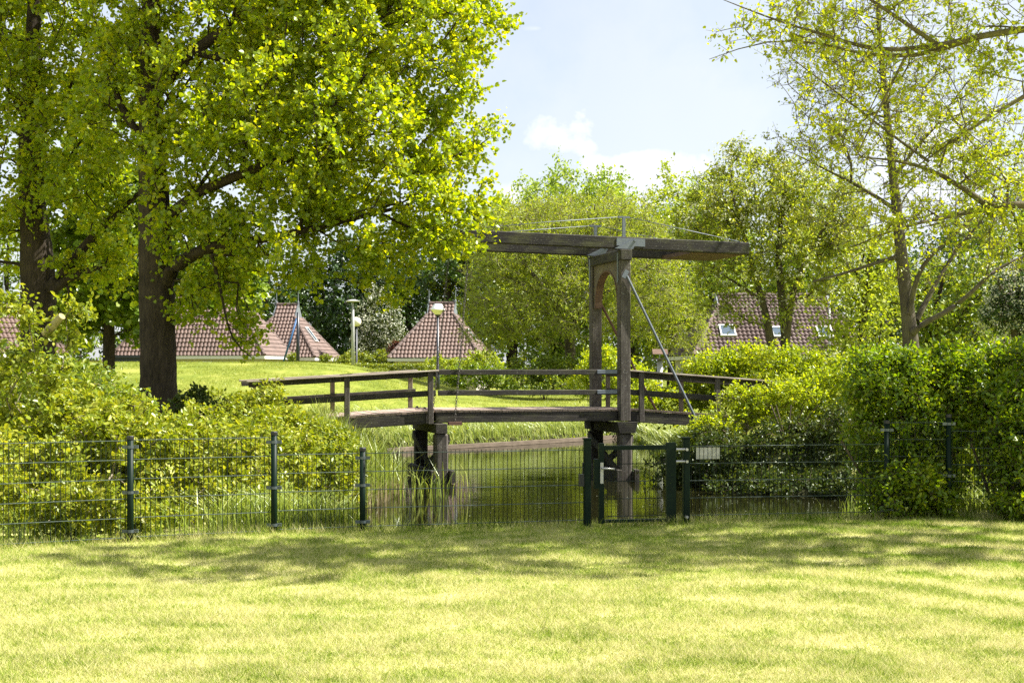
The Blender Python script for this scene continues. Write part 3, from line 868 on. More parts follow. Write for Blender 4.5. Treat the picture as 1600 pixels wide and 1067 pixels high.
# --- hawthorn with several stems, right of the drawbridge
D = 46.0
bh = P(1215, 590, D)
haw_limbs = [pp((1208, 600, D, 0.16), (1206, 540, D, 0.14), (1196, 490, D, 0.12), (1180, 430, D, 0.09), (1160, 360, D, 0.06), (1140, 290, D, 0.03)),
             pp((1226, 600, D, 0.17), (1228, 530, D, 0.15), (1222, 470, D, 0.13), (1216, 400, D, 0.10), (1222, 320, D, 0.07), (1230, 260, D, 0.03)),
             pp((1230, 530, D, 0.1), (1236, 470, 45.8, 0.09), (1252, 420, 45.6, 0.07), (1290, 350, 45.6, 0.04), (1310, 300, 45.6, 0.02)),
             pp((1190, 470, D, 0.06), (1165, 450, 45.5, 0.05), (1130, 430, 45.3, 0.03))]
haw_blobs = [(1170, 300, 46, 1.9, 1.9, 1.0), (1275, 310, 46, 1.6, 1.8, 1.0), (1115, 350, 46, 1.3, 1.6, 1.0), (1240, 380, 45.6, 2.0, 1.8, 0.8), (1140, 420, 45.6, 1.4, 1.4, 0.6), (1325, 380, 46, 0.9, 1.2, 0.9),
             (1150, 236, 46, 0.45, 0.5, 0.35, 1.2), (1210, 250, 46, 0.7, 0.8, 0.3), (1240, 450, 45.4, 1.2, 1.1, 0.5, .6), (1120, 470, 45.4, 0.7, 0.8, 0.55, .7), (1300, 450, 45.6, 0.8, 0.8, 0.5, .6), (1160, 500, 45.2, 0.55, 0.6, 0.3, .7), (1235, 500, 45.2, 0.6, 0.6, 0.25, .6)]
plant('hawthorn_tree', 'bushy hawthorn with several stems and greenish white blossom right of the drawbridge', 'tree', bh, haw_limbs, haw_blobs,
      560, 48, 0.44, 0.115, M['hawthorn'], M['bark_grey'], seed=41, tmpl=LEAF_SIMPLE, up=0.6, twigs=6, tip=0.010, seg=0.45, twig_r=0.006, blossom=(420, 0.10, 0.09), rough=0.05)

# --- willow behind the drawbridge tower
D = 76.0
bw = P(890, 580, D)
wil_limbs = [pp((890, 590, D, 0.32), (891, 550, D, 0.28), (889, 515, D, 0.25), (880, 490, D, 0.2), (850, 450, 75, 0.13), (810, 400, 75, 0.08), (770, 360, 75, 0.04)),
             pp((889, 520, D, 0.2), (905, 470, D, 0.16), (920, 400, D, 0.1), (930, 320, D, 0.04)),
             pp((890, 510, D, 0.18), (930, 470, 75, 0.12), (990, 430, 75, 0.08), (1050, 390, 75, 0.04)),
             pp((885, 500, D, 0.15), (880, 430, 77, 0.1), (860, 350, 77, 0.05))]
wil_blobs = [(880, 400, 76, 4.0, 3.6, 3.3), (780, 440, 75, 2.0, 2.4, 3.2), (1000, 440, 75, 2.8, 2.8, 3.0), (940, 350, 77, 3.6, 3.2, 1.6), (820, 370, 76, 2.6, 2.6, 1.7), (1060, 500, 75, 1.5, 1.8, 1.7), (760, 505, 75, 1.1, 1.5, 1.5), (920, 480, 74, 2.8, 2, 1.6), (840, 500, 74, 1.8, 1.6, 1.3)]
plant('willow_tree', 'broad olive green willow with pale arching branches behind the drawbridge tower', 'tree', bw, wil_limbs, wil_blobs,
      1150, 54, 0.75, 0.20, M['willow'], M['bark_grey'], M['twig_pale'], seed=51, tmpl=LEAF_NARROW, up=0.35, twigs=6, tip=0.012, seg=0.8, power=0.42, twig_r=0.012, droop=0.2, rough=0.05, jitter=0.08)


def back_tree(name, label, px, top, Y, w_m, leaf, n=170, per=34, size=0.3, seed=1, group=None, bottom=560, bark='bark', columns=None, spread=0.95, tmpl=LEAF_SIMPLE):
    ppm = F / Y
    zt = EYE + (HOR - top) / ppm
    rs = np.random.RandomState(seed)
    bz = gz((px - 800) / ppm, Y)
    base = np.array([(px - 800) / ppm, Y, bz - 0.2])
    h = zt - bz
    blobs = []
    k = 7
    for i in range(k):
        t = (i + 0.5) / k
        prof = math.sin(math.pi * (0.16 + 0.78 * t)) ** 0.7
        blobs.append((px + rs.normal() * w_m * 0.14 * ppm, top + (1 - t) * (h * 0.88) * ppm + rs.normal() * 3, Y + rs.normal() * w_m * 0.1,
                      w_m * 0.5 * prof * (0.75 + 0.3 * rs.rand()), w_m * 0.45 * prof, h * 0.11 + 0.3))
    for i in range(5):
        a = rs.rand() * 6.28
        t = 0.35 + 0.55 * rs.rand()
        blobs.append((px + math.cos(a) * w_m * 0.36 * ppm, top + (1 - t) * h * 0.8 * ppm, Y + math.sin(a) * w_m * 0.36, w_m * 0.2, w_m * 0.2, h * 0.10))
    path = [([base, base + [0, 0, h * 0.3], base + [rs.normal() * 0.2, 0, h * 0.65], base + [rs.normal() * 0.3, 0, h * 0.93]], [0.032 * h, 0.025 * h, 0.014 * h, 0.004 * h])]
    return plant(name, label, 'tree', base, path, blobs, n, per, spread, size, leaf, M[bark], seed=seed, group=group, tmpl=tmpl, twigs=4, seg=1.3, tip=0.02, twig_r=0.012, twig_keep=0.15, trunk_sides=10, sides=4, jitter=0.2)


G_P = 'tall pale trees behind the willow'
for i, (px, top, Y, wd, lab) in enumerate([
        (745, 325, 118, 7.0, 'pale tree left of the willow, half hidden by the big maple crown'),
        (800, 296, 122, 6.0, 'pale poplar just right of the big maple crown, under the sky gap'),
        (868, 268, 126, 7.0, 'tallest pale poplar, round topped, above the left arm of the balance beam'),
        (935, 278, 124, 6.0, 'pale poplar straight above the drawbridge tower'),
        (990, 292, 120, 6.0, 'slender pale poplar above the right arm of the balance beam'),
        (1052, 276, 118, 7.0, 'pale poplar rising behind the left side of the hawthorn'),
        (1115, 300, 112, 6.5, 'pale tree behind the middle of the hawthorn crown')]):
    back_tree('poplar_tree', lab, px, top, Y, wd + 1.8, M['poplar'] if i not in (0, 5) else M['willow'], 330, 38, 0.33, 100 + i, G_P)

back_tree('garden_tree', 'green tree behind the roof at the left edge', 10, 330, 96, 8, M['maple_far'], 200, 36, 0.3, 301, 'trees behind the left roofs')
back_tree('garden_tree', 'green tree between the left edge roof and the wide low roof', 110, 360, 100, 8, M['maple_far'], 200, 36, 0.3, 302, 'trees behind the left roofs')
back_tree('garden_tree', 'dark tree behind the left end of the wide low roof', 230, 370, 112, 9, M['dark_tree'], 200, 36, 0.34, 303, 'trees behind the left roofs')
back_tree('garden_tree', 'green tree beyond the left edge of the lawn', -110, 330, 90, 8, M['maple_far'], 200, 36, 0.3, 304, 'trees behind the left roofs')
G_D = 'dark trees behind the red roofs'
for i, (px, top, Y, wd, lab) in enumerate([
        (330, 400, 118, 9, 'dark tree behind the wide low roof, right of the thick maple trunk'),
        (415, 380, 120, 9, 'dark tree directly behind the roof with the slanted blue pole'),
        (500, 385, 122, 9, 'dark tree between the two gabled roofs, on the left side'),
        (570, 370, 120, 9, 'dark tree rising behind the white flowering bush'),
        (640, 372, 122, 9, 'dark tree left of the roof behind the white lamp'),
        (705, 360, 116, 9, 'dark tree straight behind the roof with the white lamp')]):
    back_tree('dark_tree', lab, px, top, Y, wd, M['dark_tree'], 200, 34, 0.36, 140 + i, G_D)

G_R = 'trees behind the right hedge'
for i, (px, top, Y, wd, lf, lab) in enumerate([
        (1345, 345, 64, 4.6, 'willow', 'light slender tree beside the right end of the large dark roof'),
        (1395, 400, 84, 6.0, 'dark_tree', 'dark tree seen just behind the ash trunk'),
        (1470, 400, 66, 4.2, 'bush_green', 'fresh green tree between the ash trunk and the far right roof'),
        (1590, 255, 70, 7.0, 'maple_far', 'tall green tree at the right edge above the far right roof'),
        (1250, 300, 100, 8.0, 'maple_far', 'green tree behind the large dark roof and the hawthorn'),
        (1510, 330, 105, 9.0, 'dark_tree', 'dark tree behind the far right roof')]):
    back_tree('garden_tree', lab, px, top, Y, wd, M[lf], 230, 40, 0.2 if Y < 90 else 0.33, 160 + i, G_R, spread=0.7 if Y < 90 else 0.95)


def distant_wood():
    rs = np.random.RandomState(9)
    pos = []
    for i in range(70):
        x = -110 + 220 * (i + rs.rand()) / 70
        y = 140 + rs.rand() * 30
        h = 9 + 4 * rs.rand()
        n = 620
        d = rs.normal(size=(n, 3)); d /= np.linalg.norm(d, axis=1, keepdims=True)
        pos.append(np.array([x, y, h * 0.52]) + d * (rs.rand(n, 1) ** 0.25) * np.array([3.6, 3, h * 0.5]))
    pos = np.concatenate(pos)
    pos[:, 2] = np.maximum(pos[:, 2], 0.3)
    v, l, s_ = leaves_np(pos, rs.normal(size=pos.shape), rs.normal(size=pos.shape) + np.array([0, 0, 0.5]), 0.7 * (0.6 + 0.6 * rs.rand(len(pos))), LEAF_SIMPLE)
    o = mesh_np('distant_wood', v, l, s_, M['dark_tree'])
    tag(o, 'continuous dark wood far behind the houses and garden trees', 'wood', kind='stuff')


distant_wood()

# --- flowering bush among the dark trees, small garden plants
plant('flowering_bush', 'greyish white flowering bush under the dark trees beside the pale pole', 'bush', np.array([*P(590, 580, 100)[:2], 0.3]), stems_from((*P(590, 580, 100)[:2], 0.3), 3, np.random.RandomState(1), 2.0, 0.6, 0.06),
      [(590, 500, 100, 1.5, 1.4, 1.5), (610, 530, 100, 1.4, 1.3, 1.1), (575, 540, 100, 1.1, 1.2, 0.9), (590, 465, 101, 0.9, 0.9, 0.8)], 190, 30, 0.4, 0.16, M['dark_shrub'], M['twig'], seed=61, twigs=4, trunk='stem', crown='foliage', blossom=(330, 0.13, 0.12), twig_keep=0.3)


def shrub(name, label, px, Y, blobs, n, per, spread, size, leaf, seed, group=None, cat='shrub', stems=5, h=0.6, twig_keep=0.7, tmpl=LEAF_OVAL, outward=0.6, shell=0.15, up=0.6, bark='twig', tip=0.006, seg=0.3, r=0.022, jitter=0.03, blossom=None, twig_r=0.0035, droop=0.0, twigs=6):
    x = (px - 800) / F * Y
    base = np.array([x, Y, max(gz(x, Y), WATER_Z - 0.3)])
    return plant(name, label, cat, base, stems_from(base, stems, np.random.RandomState(seed + 500), h, 0.35, r), blobs, n, per, spread, size, leaf, M[bark], seed=seed,
                 group=group, tmpl=tmpl, up=up, twigs=twigs, tip=tip, seg=seg, outward=outward, shell=shell, trunk='stem', crown='foliage', twig_r=twig_r, sides=4, twig_keep=twig_keep, jitter=jitter, blossom=blossom, droop=droop)


# left shrubs, growing along and through the mesh fence
G_L = 'shrubs along the left fence'
shrub('shrub', 'tall wild shrub at the left edge reaching up in front of the forked maple', 60, 17.3,
      [(40, 620, 17.3, 0.75, 0.6, 0.42), (90, 690, 16.9, 0.7, 0.6, 0.5), (20, 740, 16.0, 0.5, 0.5, 0.5), (60, 530, 17.4, 0.45, 0.3, 0.26, 1.2), (30, 482, 17.4, 0.36, 0.25, 0.16, 1.6), (115, 490, 17.4, 0.22, 0.2, 0.16, 1.4), (0, 560, 17.4, .4, .3, .3, 1.0), (-60, 640, 17, 0.6, 0.6, 0.7), (-30, 780, 15.0, .5, .5, .4), (60, 795, 15.0, 0.45, 0.4, 0.33)],
      190, 64, 0.17, 0.07, M['bush'], 71, G_L, bark='twig_pale', h=1.0)
shrub('shrub', 'leafy shrub pushing through the fence left of its third post', 160, 16.6,
      [(150, 655, 17.2, 0.6, 0.6, 0.33), (150, 740, 16.2, 0.6, 0.55, 0.55), (170, 802, 15.2, 0.45, 0.40, 0.28), (110, 805, 14.9, 0.4, 0.36, 0.30), (200, 690, 16.6, 0.5, 0.5, 0.4)],
      160, 64, 0.16, 0.07, M['bush'], 72, G_L, bark='twig_pale')
shrub('shrub', 'loose shrub at the foot of the thick maple trunk', 270, 18.0,
      [(270, 688, 18, 0.7, 0.6, 0.27), (250, 740, 17, 0.6, 0.6, 0.5), (300, 790, 16.4, 0.6, 0.5, 0.3), (240, 810, 15.7, 0.35, 0.3, 0.18), (350, 740, 17, 0.5, 0.5, 0.5), (185, 645, 19, 0.45, 0.4, 0.22)],
      180, 60, 0.17, 0.068, M['bush'], 73, G_L, bark='twig_pale')
shrub('shrub', 'pale shrub behind the tallest fence post, below the bridge railing end', 400, 19.5,
      [(390, 672, 19.5, 0.55, 0.6, 0.2), (370, 715, 18.5, 0.6, 0.6, 0.4), (430, 735, 18.5, 0.5, 0.55, 0.42), (330, 655, 19.5, 0.42, 0.4, 0.18), (450, 695, 20, 0.45, 0.5, 0.2), (400, 790, 17.4, 0.5, 0.5, 0.3)],
      180, 60, 0.17, 0.066, M['bush'], 74, G_L, bark='twig_pale')
shrub('shrub', 'low bright shrub under the left approach of the drawbridge', 520, 22.5,
      [(495, 692, 22.5, 0.55, 0.6, 0.22), (530, 725, 22, 0.36, 0.5, 0.32), (480, 735, 21.5, 0.5, 0.5, 0.4), (440, 665, 23, 0.5, 0.4, 0.22), (550, 765, 22, 0.22, 0.4, 0.3, .6)],
      150, 60, 0.19, 0.07, M['bush'], 75, G_L, bark='twig_pale')
shrub('shrub', 'small dark evergreen shrub to the right of the thick maple trunk', 300, 29.5, [(298, 635, 29.5, 0.35, 0.35, 0.36), (310, 650, 29.4, 0.4, 0.35, 0.3)], 60, 40, 0.2, 0.09, M['dark_shrub'], 76)
shrub('shrub', 'shrub around the outer left end of the bridge railing', 400, 33.2, [(400, 650, 33, 1.0, 0.5, 0.5), (420, 625, 33.3, 0.45, 0.4, 0.35), (330, 650, 32.5, 1.2, 0.6, 0.45), (445, 662, 33, 0.6, 0.4, 0.35)], 170, 46, 0.26, 0.085, M['bush'], 77, G_L, h=0.4)
shrub('shrub', 'wild shrub mass behind the left edge of the fence, in front of the maple trunks', 130, 24, [(60, 610, 24, 1.2, 0.8, 0.55), (125, 615, 24, 0.8, 0.8, 0.4), (190, 672, 25, 0.8, 0.8, 0.4), (100, 660, 22, 1.4, 0.9, 0.7), (-60, 600, 24, 1.2, .8, .8)], 300, 46, 0.3, 0.082, M['bush_green'], 78, G_L, bark='twig_pale')

# right: yellow shrubs at the bridge end, dark shrub over the water, tall hedge behind the fence
G_B = 'shrubs at the right bridge end'
shrub('shrub', 'bright yellow green shrub left of the hawthorn stems at the bridge end', 1130, 43, [(1130, 590, 43, 1.1, 0.8, 0.75), (1090, 605, 43, 0.8, 0.8, 0.7), (1165, 580, 43, 0.9, 0.8, 0.7), (1050, 625, 42.5, 0.8, 0.7, 0.55), (1010, 630, 43, 0.6, .7, .5)], 360, 44, 0.3, 0.10, M['yellow_shrub'], 81, G_B, h=0.7)
shrub('shrub', 'bright yellow green shrub with white flower heads before the large dark roof', 1250, 42, [(1250, 585, 42, 1.1, 0.8, 0.7), (1210, 575, 42, 0.9, 0.8, 0.65), (1300, 590, 42, 0.9, 0.8, 0.7), (1190, 615, 41.5, 1.0, 0.8, 0.6)], 330, 44, 0.3, 0.10, M['yellow_shrub'], 82, G_B, h=0.7, blossom=(30, 0.07, 0.05))
shrub('shrub', 'loose bright shrub growing over the right end of the bridge railing', 1160, 36.2, [(1165, 640, 36, 0.8, 0.45, 0.55), (1200, 630, 36.2, 0.9, 0.5, 0.55), (1110, 680, 35.6, 0.7, 0.5, 0.45), (1240, 625, 36.4, 0.9, .6, .6), (1295, 620, 36.6, .9, .6, .7), (1340, 610, 36.6, .8, .6, .7)], 360, 48, 0.26, 0.08, M['yellow_shrub'], 83, G_B, h=0.5)
shrub('shrub', 'dark glossy shrub overhanging the water right of the gate', 1230, 34.6, [(1150, 720, 34.4, 1.0, 0.8, 0.6), (1240, 710, 34.2, 1.2, 0.9, 0.75), (1330, 690, 33.8, 1.0, 0.9, 0.9), (1300, 750, 33.4, 0.9, 0.8, 0.45), (1190, 755, 33.8, 1.0, 0.6, 0.35), (1060, 735, 36, 0.8, 0.6, 0.5), (1110, 715, 35, .9, .6, .7), (1170, 762, 32.9, 0.9, 0.6, 0.28), (1260, 765, 32.2, 0.9, 0.6, 0.28), (1340, 757, 31.8, 0.7, 0.6, 0.35)], 640, 50, 0.28, 0.085, M['dark_shrub'], 84, G_B, h=0.8, shell=0.4, blossom=(25, 0.045, 0.05))  # the few white petals here are painted highlights on the leaves

G_H = 'clipped hedge plants behind the right fence'
for i, (px, Y, bl, lab, lf) in enumerate([
        (1400, 17.60, [(1400, 610, 17.60, 0.55, 0.45, 0.42), (1400, 690, 17.45, 0.55, 0.42, 0.5), (1410, 765, 17.05, 0.42, 0.38, 0.38), (1375, 580, 17.85, 0.4, 0.4, 0.25), (1430, 600, 17.75, .4, .4, .35)], 'hedge plant at the open left end of the tall right hedge, beside the water', 'hedge'),
        (1470, 17.67, [(1470, 610, 17.77, 0.5, 0.45, 0.45), (1455, 690, 17.57, 0.4, 0.42, 0.55), (1450, 770, 17.17, 0.3, 0.38, 0.38), (1500, 590, 17.77, 0.4, 0.42, 0.35), (1515, 640, 17.87, 0.35, 0.4, 0.4)], 'hedge plant just left of the last fence post', 'hedge'),
        (1570, 17.47, [(1560, 600, 17.57, 0.5, 0.45, 0.42), (1590, 680, 16.97, 0.32, 0.4, 0.6), (1600, 770, 16.77, 0.33, 0.36, 0.42), (1540, 660, 17.47, 0.3, 0.36, 0.35, .7), (1620, 600, 17.47, 0.5, .45, .5)], 'hedge plant at the right edge, over the bare wire panel', 'hedge'),
        (1690, 17.05, [(1690, 640, 17.05, 0.7, 0.5, 0.75), (1690, 760, 16.75, 0.6, 0.45, 0.5)], 'hedge plant beyond the right edge of the fence', 'hedge')]):
    shrub('hedge_plant', lab, px, Y, bl, 400, 62, 0.19, 0.056, M[lf], 90 + i, G_H, cat='hedge', stems=7, h=0.9, shell=0.3)

shrub('shrub', 'sunlit green shrub seen through the bare wire panel of the right fence', 1545, 20.6, [(1540, 700, 20.6, 0.7, 0.5, 0.5), (1590, 690, 20.6, 0.7, 0.5, 0.6), (1500, 740, 20.4, 0.5, 0.4, 0.35), (1560, 765, 20.2, 0.7, 0.4, 0.25)], 220, 44, 0.22, 0.07, M['bush_green'], 95)

# far garden: round bush, low hedges, two pollards, dark red shrub, shrubs under the willow
shrub('round_bush', 'rounded yellow green bush behind the low clipped hedge', 580, 96, [(560, 566, 96, 1.5, 1.1, 0.7), (600, 566, 96, 1.3, 1.1, 0.7), (535, 572, 96, 0.9, .8, .5)], 170, 40, 0.3, 0.15, M['box'], 201, cat='bush', h=0.3, twig_keep=0.1, seg=0.8)
shrub('dark_red_shrub', 'dark red shrub at the left corner of the roof behind the white lamp', 620, 97, [(620, 553, 97, 0.5, 0.6, 0.7), (620, 568, 97, .6, .6, .5)], 60, 34, 0.3, 0.16, M['red_shrub'], 202, h=0.5, twig_keep=0.2, seg=0.8)
shrub('garden_shrub', 'light shrub before the wall of the house behind the white lamp', 690, 90, [(690, 575, 90, 1.6, .8, .6), (735, 572, 90, 1.2, .8, .7), (760, 570, 90, .9, .8, .8)], 150, 40, 0.35, 0.15, M['willow'], 203, h=0.5, twig_keep=0.2, seg=0.8, group='shrubs below the willow')
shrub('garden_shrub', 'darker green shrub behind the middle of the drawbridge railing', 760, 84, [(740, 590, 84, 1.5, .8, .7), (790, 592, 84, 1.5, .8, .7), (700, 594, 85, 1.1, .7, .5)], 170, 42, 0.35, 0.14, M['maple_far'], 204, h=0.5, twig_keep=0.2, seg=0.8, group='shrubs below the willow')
shrub('garden_shrub', 'leafy green shrub at the foot of the willow trunk', 850, 73, [(840, 575, 73, 1.5, .9, .8), (880, 585, 73, 1.5, .9, .8), (830, 595, 72, 1.1, .8, .5), (900, 600, 71, 1.0, .8, .4)], 190, 44, 0.35, 0.13, M['bush_green'], 205, h=0.5, twig_keep=0.2, seg=0.8, group='shrubs below the willow')
shrub('garden_shrub', 'yellow green shrub seen between the two tower posts', 950, 60, [(940, 585, 60, 1.0, .8, 1.0), (960, 570, 60, .8, .7, .8), (915, 600, 60, .6, .6, .6), (990, 600, 59, 1.0, .8, .8)], 180, 44, 0.32, 0.12, M['yellow_shrub'], 206, h=0.5, twig_keep=0.2, seg=0.8, group='shrubs below the willow')


def clipped_hedge(name, label, x0, x1, Y, ytop, depth, seed, group=None):
    rs = np.random.RandomState(seed)
    a, b = (x0 - 800) / F * Y, (x1 - 800) / F * Y
    zt = EYE - (ytop - HOR) / F * Y
    zb = min(gz(a, Y), gz(b, Y)) - 0.1
    n = int((b - a) * (zt - zb) * 900)
    p = np.stack([a + (b - a) * rs.rand(n), Y + depth * (rs.rand(n) - 0.5), zb + (zt - zb) * rs.rand(n)], 1)
    k = rs.rand(n)
    p[k < 0.4, 1] = Y - depth / 2 + 0.05 * rs.normal(size=(k < 0.4).sum())
    p[k > 0.65, 2] = zt + 0.05 * rs.normal(size=(k > 0.65).sum())
    c = np.array([(a + b) / 2, Y, zb])
    v, l, s_ = leaves_np(p - c, rs.normal(size=p.shape), rs.normal(size=p.shape) + np.array([0, 0, 0.7]), 0.13 * (0.6 + 0.7 * rs.rand(n)), LEAF_SIMPLE)
    root = empty(name, c)
    tag(root, label, 'hedge', group)
    mesh_np('foliage', v, l, s_, M['box'], root)
    for i in range(int((b - a) / 1.2) + 1):
        st = MB()
        x = a + 0.2 + i * 1.2 - c[0]
        st.tube([(x, 0, 0), (x + rs.normal() * 0.05, 0, (zt - zb) * 0.8)], 0.03, 5)
        st.build('stem', M['twig'], root)


clipped_hedge('low_hedge', 'long low clipped hedge beside the house with the white lamp', 500, 668, 88, 571, 0.8, 1, 'low clipped hedges')
clipped_hedge('low_hedge', 'short lower clipped hedge in front of the long one, by the pale pole', 536, 606, 84, 578, 0.7, 2, 'low clipped hedges')
for px, Y, lab in ((457, 86, 'small pollarded tree left of the dark pole, before the blue legged roof'), (508, 85, 'small pollarded tree at the left end of the long low hedge')):
    x = (px - 800) / F * Y
    b_ = np.array([x, Y, gz(x, Y) - 0.1])
    top = P(px, 562, Y)
    plant('pollard_tree', lab, 'tree', b_, [([b_, top], [0.09, 0.11])], [(px, 561, Y, 0.32, 0.3, 0.26)], 26, 30, 0.16, 0.12, M['box'], M['twig_pale'], seed=210 + px, group='small pollarded trees', twigs=4, twig_keep=0.2, trunk_sides=8)
# white hawthorn at the right edge
plant('hawthorn_tree', 'white flowering hawthorn at the right edge beside the far right roof', 'tree', P(1590, 575, 44), [pp((1592, 585, 44, 0.16), (1590, 530, 44, 0.14), (1575, 480, 44, 0.09), (1560, 440, 44, 0.04)), pp((1590, 525, 44, .1), (1610, 460, 44, .06), (1620, 420, 44, .03))],
      [(1590, 450, 44, 0.9, 1.0, 0.8), (1570, 490, 44, 0.7, 0.8, 0.5), (1620, 490, 44, 0.9, .9, .9)], 200, 36, 0.3, 0.11, M['dark_tree'], M['bark_grey'], seed=222, twigs=5, blossom=(480, 0.085, 0.07), twig_keep=0.5)
# bare shrub behind left fence / cut branch in the tall shrub
cb = MB()
cb.tube([P(70, 522, 17.2), P(80, 512, 17.15), P(97, 494, 17.05)], [0.05, 0.052, 0.045], 10)
tag(cb.build('cut_branch', M['stick']), 'short cut pale branch sticking up in the tall left shrub', 'branch')


# ------------------------------------------------------------------ grass, reeds
def blades(pos, h, wd, rs, lean=0.35, seg2=False, aim=None):
    n = len(pos)
    a = rs.rand(n) * 2 * np.pi
    side = np.stack([np.cos(a), np.sin(a), np.zeros(n)], 1)
    ld = rs.normal(size=(n, 3)) * lean
    ld[:, 2] = 0
    if aim is not None:
        ld += np.array(aim)
    hh = h[:, None]
    wv = side * wd[:, None] / 2
    if not seg2:
        tip = pos + np.array([0, 0, 1.0]) * hh + ld * hh
        v = np.stack([pos - wv, pos + wv, tip], 1).reshape(-1, 3)
        return v, np.arange(3 * n), np.full(n, 3)
    m = pos + np.array([0, 0, 0.6]) * hh + ld * hh * 0.25
    tip = pos + np.array([0, 0, 0.95]) * hh + ld * hh
    v = np.stack([pos - wv, pos + wv, m + wv * 0.8, m - wv * 0.8, tip], 1).reshape(-1, 3)
    b = np.arange(n)[:, None] * 5
    loops = np.concatenate([b + np.array([0, 1, 2, 3]), b + np.array([3, 2, 4])], 1).reshape(-1)
    return v, loops, np.tile([4, 3], n)


FENCE = [(-8.1, 12.6), (-6.3, 13.5), (-3.95, 14.72), (-2.56, 15.3), (-1.64, 15.62), (0.86, 16.28), (2.02, 16.50), (4.46, 16.92), (5.22, 17.0), (7.4, 16.3)]


def fence_y(x):
    return np.interp(x, [p[0] for p in FENCE], [p[1] for p in FENCE])


rs = np.random.RandomState(3)
# near lawn: short mown blades, denser near the camera
yy = 7.2 + 10.2 * rs.rand(760000) ** 1.15
xx = (rs.rand(len(yy)) - 0.5) * 2 * (yy * 0.385 + 0.3)
k = yy < fence_y(xx) + 0.25
xx, yy = xx[k], yy[k]
tuft = np.sin(xx * 3.1 + np.sin(yy * 2.3)) * np.sin(yy * 4.7 + np.sin(xx * 1.9))
hgt = (0.018 + 0.034 * rs.rand(len(xx))) * (1 + 0.25 * tuft)
long_ = rs.rand(len(xx)) < 0.012
hgt[long_] *= 1.9
pos = np.stack([xx, yy, height(xx, yy) - 0.003], 1)
v, l, s_ = blades(pos, hgt, 0.0035 + 0.003 * rs.rand(len(xx)), rs, 0.9)
tag(mesh_np('lawn_grass', v, l, s_, M['blades']), 'short mown sunny grass in front of the green fence', 'grass', kind='stuff')

n = 150000
xx = -26 + 40 * rs.rand(n); yy = 47 + 38 * rs.rand(n)
k = (pond_sdf(xx, yy) > 2.0) & (np.sin(xx * 0.9 + np.sin(yy * 0.5)) + np.sin(yy * 1.3 + np.sin(xx)) + 1.2 * rs.rand(n) > 0.1)
xx, yy = xx[k], yy[k]
pos = np.stack([xx, yy, height(xx, yy) - 0.004], 1)
v, l, s_ = blades(pos, 0.04 + 0.07 * rs.rand(len(xx)), np.full(len(xx), 0.016), rs, 0.7)
tag(mesh_np('far_lawn_grass', v, l, s_, M['far_blades']), 'mown grass on the rising lawn beyond the drawbridge', 'grass', kind='stuff')

# tufts along the fence foot
n = 9000
xx = -7 + 14 * rs.rand(n)
yy = fence_y(xx) + rs.normal(size=n) * 0.10 + 0.03
pos = np.stack([xx, yy, height(xx, yy)], 1)
v, l, s_ = blades(pos, 0.05 + 0.09 * rs.rand(n), np.full(n, 0.007), rs, 0.5)
tag(mesh_np('verge_grass', v, l, s_, M['blades']), 'longer uncut grass along the foot of the green fence', 'grass', kind='stuff')


def scatter(n, fn, rs):
    x, y = fn(n)
    d = pond_sdf(x, y)
    return x, y, d


def reeds(name, label, cand, h0, h1, wd, mat, lean=0.25, aim=None, dry=0):
    x, y = cand
    z = np.maximum(height(x, y), WATER_Z - 0.1)
    n = len(x)
    v, l, s_ = blades(np.stack([x, y, z], 1), h0 + (h1 - h0) * rs.rand(n), wd * (0.6 + 0.8 * rs.rand(n)), rs, lean, True, aim)
    tag(mesh_np(name, v, l, s_, mat), label, 'reeds', kind='stuff')


# left reed bed
n = 60000
x = -8 + 6.2 * rs.rand(n); y = 20.0 + 18 * rs.rand(n)
d = pond_sdf(x, y)
k = (d < 1.6) & (d > -0.35) & (rs.rand(n) < 0.4)
reeds('reeds', 'green reeds at the left edge of the pond', (x[k], y[k]), 0.5, 1.25, 0.022, M['reed'])
n = 9000
x = -6.5 + 5 * rs.rand(n); y = 21.0 + 12 * rs.rand(n)
d = pond_sdf(x, y)
k = (d < 0.7) & (d > -0.5)
reeds('old_reeds', 'dry brown reed stalks at the waterline of the left bank', (x[k], y[k]), 0.3, 0.7, 0.014, M['old_reed'], 0.12)
# clump in front of the left pier, and at the hedge end
x = rs.normal(size=80) * 0.6 - 2.1; y = rs.normal(size=80) * 0.35 + 31.8
reeds('reed_clump', 'thin reed clump standing in the water before the left pier', (x, y), 0.55, 1.05, 0.024, M['reed'])
x = rs.normal(size=260) * 0.3 + 7.0; y = rs.normal(size=260) * 0.5 + 27.0
reeds('reed_clump', 'small reed clump by the left end of the tall right hedge', (x, y), 0.35, 0.75, 0.02, M['reed'])
# near-left bank weeds behind the fence
n = 26000
x = -7 + 5.3 * rs.rand(n); y = fence_y(x) + 0.25 + 4 * rs.rand(n)
k = (pond_sdf(x, y) > 0) & (rs.rand(n) < np.clip((x + 3.6) / 1.0, 0.06, 1))
reeds('bank_weeds', 'rough bright weeds and grass behind the left fence panels', (x[k], y[k]), 0.15, 0.5, 0.016, M['reed'], 0.5)
n = 9000
x = 2 + 6.5 * rs.rand(n); y = fence_y(x) + 0.5 + 2.2 * rs.rand(n)
k = (pond_sdf(x, y) > 0.2) & (x > 5.0)
reeds('bank_weeds', 'weeds at the foot of the right hedge', (x[k], y[k]), 0.08, 0.3, 0.014, M['reed'], 0.5)
